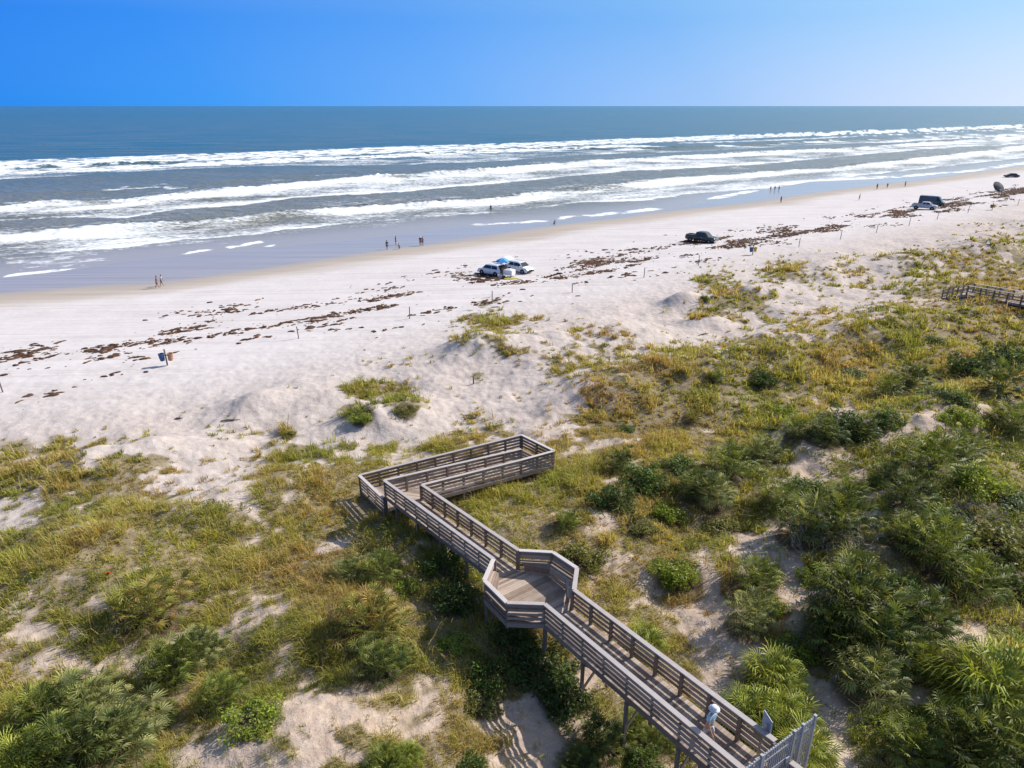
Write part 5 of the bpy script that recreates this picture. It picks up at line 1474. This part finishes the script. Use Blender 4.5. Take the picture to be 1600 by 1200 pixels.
def cool_box(px, py, mat, label):
    o = empty('cool_box', ground(px, py), R(20)); tag(o, label, "cool box")
    mb = MB(); mb.box((0, 0, 0.2), (0.6, 0.4, 0.38)); mb.build('tub', mat, o, bevel=0.02)
    mb = MB(); mb.box((0, 0, 0.42), (0.63, 0.43, 0.07)); mb.build('lid', cloth('white_cloth', (0.75, 0.77, 0.8)), o, bevel=0.02)
cool_box(781, 434, cloth('white_tub', (0.7, 0.72, 0.75)), "small white cool box by the open boot of the left white car")
beach_umbrella(1552, 298, cloth('grey_canvas', (0.05, 0.05, 0.055)), cloth('mid_grey_canvas', (0.085, 0.08, 0.085)), "dark grey beach umbrella tilted steeply, far up the beach on the right", 2.0, 1.9, (0.85, 0.35))
def chair(px, py, label, rz):
    o = empty('beach_chair', ground(px, py), rz); tag(o, label, "chair"); fb = cloth('chair_canvas', (0.12, 0.12, 0.14))
    mb = MB(); mb.box((0, 0, 0.36), (0.55, 0.5, 0.04)); mb.build('seat', fb, o)
    mb = MB(); mb.bar((-0.27, 0, 0.36), (-0.5, 0, 0.95), 0.55, 0.04, (1, 0, 0.3)); mb.build('backrest', fb, o)
    for x in (-0.24, 0.24):
        for y in (-0.26, 0.26): mb = MB(); mb.tube([(x, y, 0), (x * 0.8, y, 0.5)], 0.016, 6); mb.build('leg', M['chrome'], o)
chair(1556, 300, "dark beach chair under the steeply tilted grey umbrella", R(-40))
cool_box(1563, 299, cloth('grey_tub', (0.15, 0.16, 0.18)), "dark cool box beside the tilted grey umbrella")
g = ground(172, 906); mb = MB()
for i in range(5): a = random.uniform(0, 3.1); mb.bar((0.05 * i - 0.1, 0.03 * (i % 2), 0.3 + 0.03 * i), (0.05 * i - 0.1 + 0.1 * math.cos(a), 0.1 * math.sin(a), 0.36 + 0.02 * i), 0.09, 0.02)
o = mb.build('litter_scrap', cloth('red_paper', (0.5, 0.02, 0.02))); o.location = g; tag(o, "small crumpled red scrap caught in the grass on the left", "litter")
def driftwood(px, py, L, label, rz):
    o_pts = [(-L / 2, 0, 0.03), (-L * 0.15, 0.05, 0.09), (L * 0.2, -0.03, 0.1), (L / 2, 0.08, 0.05)]
    mb = MB(); mb.tube(o_pts, [0.05, 0.07, 0.06, 0.03], 7); mb.tube([(L * 0.1, 0, 0.1), (L * 0.25, 0.25, 0.25)], [0.04, 0.015], 6)
    o = mb.build('driftwood', M['bark']); o.location = ground(px, py); o.rotation_euler = (0, 0, rz); tag(o, label, "driftwood")
driftwood(279, 655, 0.6, "small dark driftwood piece alone on the pale sand at the left", 0.2)
driftwood(360, 658, 1.5, "dark branching driftwood on the sand above the thin grass", 0.1)
driftwood(1100, 523, 1.6, "dark driftwood stick on the bare sand near the grass ridge", 0.5)
driftwood(1165, 526, 1.2, "driftwood stick at the edge of the grassy ridge", 0.7)
driftwood(735, 655, 1.0, "dark driftwood behind the boardwalk turning corner", 0.3)

# ------------------------------------------------------------------ people
SKIN = {k: simple_mat(k + "_skin", c, 0.5, var=0.05) for k, c in dict(light=(0.50, 0.30, 0.22), tan=(0.30, 0.165, 0.11), dark=(0.10, 0.055, 0.04)).items()}
HAIR = {k: simple_mat(k + "_hair", c, 0.6, var=0.15) for k, c in dict(brown=(0.05, 0.03, 0.02), white=(0.75, 0.75, 0.77)).items()}
def skin_obj(name, verts, edges, radii, mat, parent, root=0, sub=1):
    me = bpy.data.meshes.new(name + "_skeleton"); me.from_pydata(verts, edges, [])
    tmp = bpy.data.objects.new(name + "_skeleton", me); COL.objects.link(tmp)
    md = tmp.modifiers.new("skin", 'SKIN'); md.use_smooth_shade = True
    for i, rr in enumerate(radii): me.skin_vertices[0].data[i].radius = (rr if isinstance(rr, tuple) else (rr, rr)); me.skin_vertices[0].data[i].use_root = (i == root)
    if sub: s_ = tmp.modifiers.new("sub", 'SUBSURF'); s_.levels = sub; s_.render_levels = sub
    dg = bpy.context.evaluated_depsgraph_get(); ev = tmp.evaluated_get(dg)
    res = bpy.data.meshes.new_from_object(ev)
    bpy.data.objects.remove(tmp); bpy.data.meshes.remove(me)
    res.name = name; res.materials.clear()
    return link_mesh(name, res, mat, parent)
def person(loc, heading, label, h=1.72, pose='stand', skin='tan', top=None, bottom=None, hat=None, hair='brown', detail=False):
    """figure facing +x before turning by heading"""
    root = empty('person', loc, heading); tag(root, label, "person")
    k = h / 1.75
    st = dict(stand=0.04, walk=0.30, crouch=0.0, wade=0.05)[pose]
    lean = dict(stand=0.02, walk=0.06, crouch=0.28, wade=0.04)[pose]
    hipz = 0.93 if pose != 'crouch' else 0.45
    V = []; E = []; Rr = []
    def v(x, y, z, r, link=None):
        V.append((x * k, y * k, z * k)); Rr.append(r * k if not isinstance(r, tuple) else (r[0] * k, r[1] * k)); i = len(V) - 1
        if link is not None: E.append((link, i))
        return i
    pel = v(0, 0, hipz, 0.125); wai = v(lean * .4, 0, hipz + .20, 0.11, pel); che = v(lean * .8, 0, hipz + .40, 0.135, wai); nb = v(lean, 0, hipz + .53, 0.07, che)
    nk = v(lean + .02, 0, hipz + .60, 0.052, nb); hd1 = v(lean + .03, 0, hipz + .66, 0.075, nk); hd2 = v(lean + .045, 0, hipz + .74, 0.095, hd1); hd3 = v(lean + .035, 0, hipz + .80, 0.075, hd2)
    jaw = v(lean + .10, 0, hipz + .685, 0.028, hd1); nose = v(lean + .145, 0, hipz + .735, 0.014, hd2)
    arms = []; legs = []
    for s in (1, -1):
        sw = s * st * 0.8
        hp = v(0, s * .095, hipz - .06, 0.095, pel)
        if pose == 'crouch':
            kn = v(.36, s * .14, .46, 0.06, hp); an = v(.08, s * .13, .09, 0.04, kn)
        else:
            kn = v(sw * .45 + .02, s * .10, hipz * .52, 0.062, hp); an = v(sw * .95 - (0.05 if sw < 0 else 0), s * .10, .085, 0.04, kn)
        ft = v(V[an][0] / k + .13, s * .115, .035, 0.032, an); to = v(V[an][0] / k + .20, s * .12, .025, 0.022, ft)
        sh = v(lean, s * .17, hipz + .50, 0.062, che)
        if pose == 'crouch': el = v(lean + .16, s * .2, hipz + .25, 0.042, sh); wr = v(lean + .38, s * .12, hipz + .12, 0.03, el)
        else: el = v(lean - sw * .35, s * .235, hipz + .22, 0.043, sh); wr = v(lean - sw * .75 + .06, s * .245, hipz - .01, 0.028, el)
        d = (Vector(V[wr]) - Vector(V[el])).normalized() / 1.0
        pm = v(V[wr][0] / k + d.x * .07, V[wr][1] / k, V[wr][2] / k + d.z * .07, (0.03, 0.018), wr)
        for q in range(4):
            oy = (q - 1.5) * .02; ln = (.065, .078, .082, .062)[q]
            f1 = v(V[pm][0] / k + d.x * .05 + oy * .9, V[pm][1] / k + .004 * s, V[pm][2] / k + d.z * .05, 0.0095, pm)
            f2 = v(V[f1][0] / k + d.x * ln * .5 + .006, V[f1][1] / k - .008 * s, V[f1][2] / k + d.z * ln * .5, 0.0085, f1)
            v(V[f2][0] / k + d.x * ln * .4 + .004, V[f2][1] / k - .016 * s, V[f2][2] / k + d.z * ln * .4, 0.007, f2)
        t1 = v(V[wr][0] / k + .035, V[wr][1] / k - .012 * s, V[wr][2] / k + d.z * .05, 0.011, pm); v(V[t1][0] / k + .018, V[t1][1] / k - .018 * s, V[t1][2] / k + d.z * .035, 0.009, t1)
        arms.append((sh, el, wr)); legs.append((hp, kn, an))
    body = skin_obj('body', V, E, Rr, SKIN[skin], root, pel)
    P_ = lambda i: V[i]
    # hair and features
    hc = Vector(V[hd2])
    mb = MB()
    n_ = 12; rows = []
    for j in range(6):
        e = j / 5 * 1.75
        rows.append([(hc.x - 0.015 * k + 0.108 * k * math.sin(e) * math.cos(2 * math.pi * q / n_), hc.y + 0.098 * k * math.sin(e) * math.sin(2 * math.pi * q / n_), hc.z + 0.02 * k + 0.118 * k * math.cos(e)) for q in range(n_)])
    vs = [p for r in rows for p in r]; fs = [(i * n_ + q, i * n_ + (q + 1) % n_, (i + 1) * n_ + (q + 1) % n_, (i + 1) * n_ + q) for i in range(5) for q in range(n_) if not (i >= 3 and q in (0, 1, n_ - 1, n_ - 2))]
    mb.add(vs, fs); mb.build('hair', HAIR[hair], root, smooth_shade=True)
    for s in (1, -1):
        me_ = MB(); me_.lathe([(0, -.012 * k), (.012 * k, 0), (0, .012 * k)], 8, (hc.x + .088 * k, hc.y + s * .035 * k, hc.z + .005 * k)); me_.build('eye', M['trim'], root)
    if top:
        TV = [Vector(P_(pel)) + Vector((0, 0, .02)), P_(wai), P_(che), Vector(P_(nb)) - Vector((0, 0, .01))]; TE = [(0, 1), (1, 2), (2, 3)]; TR = [.138 * k, .125 * k, .15 * k, .085 * k]
        for (sh, el, wr) in arms:
            a = Vector(P_(sh)); b = Vector(P_(el)); i = len(TV); TV += [a, a + (b - a) * .62]; TE += [(2, i), (i, i + 1)]; TR += [.074 * k, .062 * k]
        skin_obj('shirt', [tuple(q) for q in TV], TE, TR, top, root)
    if bottom:
        BV = [Vector(P_(pel)) + Vector((0, 0, .06)), Vector(P_(pel)) - Vector((0, 0, .03))]; BE = [(0, 1)]; BR = [.130 * k, .142 * k]
        for (hp, kn, an) in legs:
            a = Vector(P_(hp)); b = Vector(P_(kn)); i = len(BV); BV += [a, a + (b - a) * .78]; BE += [(1, i), (i, i + 1)]; BR += [.11 * k, .088 * k]
        skin_obj('shorts', [tuple(q) for q in BV], BE, BR, bottom, root)
    if hat:
        mh = MB(); mh.lathe([(.185 * k, -.02 * k), (.19 * k, -.01 * k), (.125 * k, .012 * k), (.12 * k, .07 * k), (.09 * k, .11 * k), (0, .118 * k)], 18, (hc.x, hc.y, hc.z + .045 * k)); mh.build('hat', hat, root, smooth_shade=True)
    return root
c = cloth
person(Vector(at(1104, 1163, 5.45)) , R(-55), "person in white hat and pale blue top walking on the boardwalk near the gate", 1.68, 'walk', 'light', c('pale_blue', (0.42, 0.62, 0.72)), c('pale_grey', (0.55, 0.58, 0.6)), c('white_hat', (0.78, 0.78, 0.8)), 'white')
person(ground(246, 450), R(35), "person in dark red shorts walking in front along the wet sand at the left", 1.78, 'walk', 'tan', None, c('dark_red', (0.16, 0.02, 0.03)))
person(ground(253, 447), R(38), "person in a white top walking beside the one in red shorts", 1.68, 'walk', 'tan', c('white_shirt', (0.75, 0.75, 0.76)), c('navy', (0.03, 0.035, 0.08)))
person(ground(605, 390), R(100), "person in dark blue standing on wet sand, leftmost of the group by the water", 1.7, 'stand', 'tan', c('dark_blue', (0.03, 0.05, 0.09)), c('black', (0.02, 0.02, 0.025)))
person(ground(618.5, 383), R(20), "slim person in black swimwear standing just behind the crouching child", 1.7, 'stand', 'tan', c('black', (0.02, 0.02, 0.025)), c('black', (0.02, 0.02, 0.025)))
person(ground(625, 389), R(160), "child in a dark top crouching on the wet sand", 1.35, 'crouch', 'tan', c('dark_blue', (0.03, 0.05, 0.09)), c('dark_red', (0.16, 0.02, 0.03)))
person(ground(657, 384), R(90), "person in a white hat and maroon top standing at the water's edge", 1.75, 'stand', 'tan', c('maroon', (0.13, 0.03, 0.05)), c('maroon', (0.13, 0.03, 0.05)), c('white_hat', (0.78, 0.78, 0.8)))
person(ground(660.5, 384), R(80), "person in maroon shorts and bare chest right beside the one in the white hat", 1.72, 'stand', 'tan', None, c('maroon', (0.13, 0.03, 0.05)))
def in_water(px, py, dz=-0.35): p = at(px, py, 0.0); return Vector((p[0], p[1], dz))
person(in_water(767, 329, -0.3), R(110), "person in dark swimwear standing alone in the foaming surf", 1.75, 'wade', 'dark', c('black', (0.02, 0.02, 0.025)), c('black', (0.02, 0.02, 0.025)))
person(in_water(865, 351, -0.1), R(10), "person in black bent down at the edge of the swash", 1.6, 'crouch', 'dark', c('black', (0.02, 0.02, 0.025)), c('black', (0.02, 0.02, 0.025)))
for (px, lab, hh) in ((1204, "dark figure on the left of three wading side by side", 1.5), (1210.5, "dark figure in the middle of three wading side by side", 1.55), (1217, "dark figure on the right of three wading side by side", 1.5)):
    person(in_water(px, 297, -0.25), R(100), lab, hh, 'wade', 'dark', c('black', (0.02, 0.02, 0.025)), c('navy', (0.03, 0.035, 0.08)))
person(ground(1220, 317), R(120), "lone dark figure standing on the wet sand below the three waders", 1.75, 'stand', 'dark', c('black', (0.02, 0.02, 0.025)), c('navy', (0.03, 0.035, 0.08)))
person(ground(1342, 313), R(-30), "person in a brownish top walking across the dry sand towards the dunes", 1.75, 'walk', 'tan', c('brown_shirt', (0.12, 0.07, 0.05)), c('navy', (0.03, 0.035, 0.08)))
person(ground(1370, 296), R(100), "dark figure at the water's edge, left one of a spaced out far trio", 1.8, 'stand', 'dark', c('black', (0.02, 0.02, 0.025)), c('black', (0.02, 0.02, 0.025)))
person(ground(1386, 294), R(80), "dark figure at the water's edge, middle one of a spaced out far trio", 1.6, 'stand', 'dark', c('dark_blue', (0.03, 0.05, 0.09)), c('black', (0.02, 0.02, 0.025)))
person(ground(1414, 292), R(120), "dark figure at the water's edge, right one of a spaced out far trio", 1.8, 'stand', 'dark', c('navy', (0.03, 0.035, 0.08)), c('black', (0.02, 0.02, 0.025)))
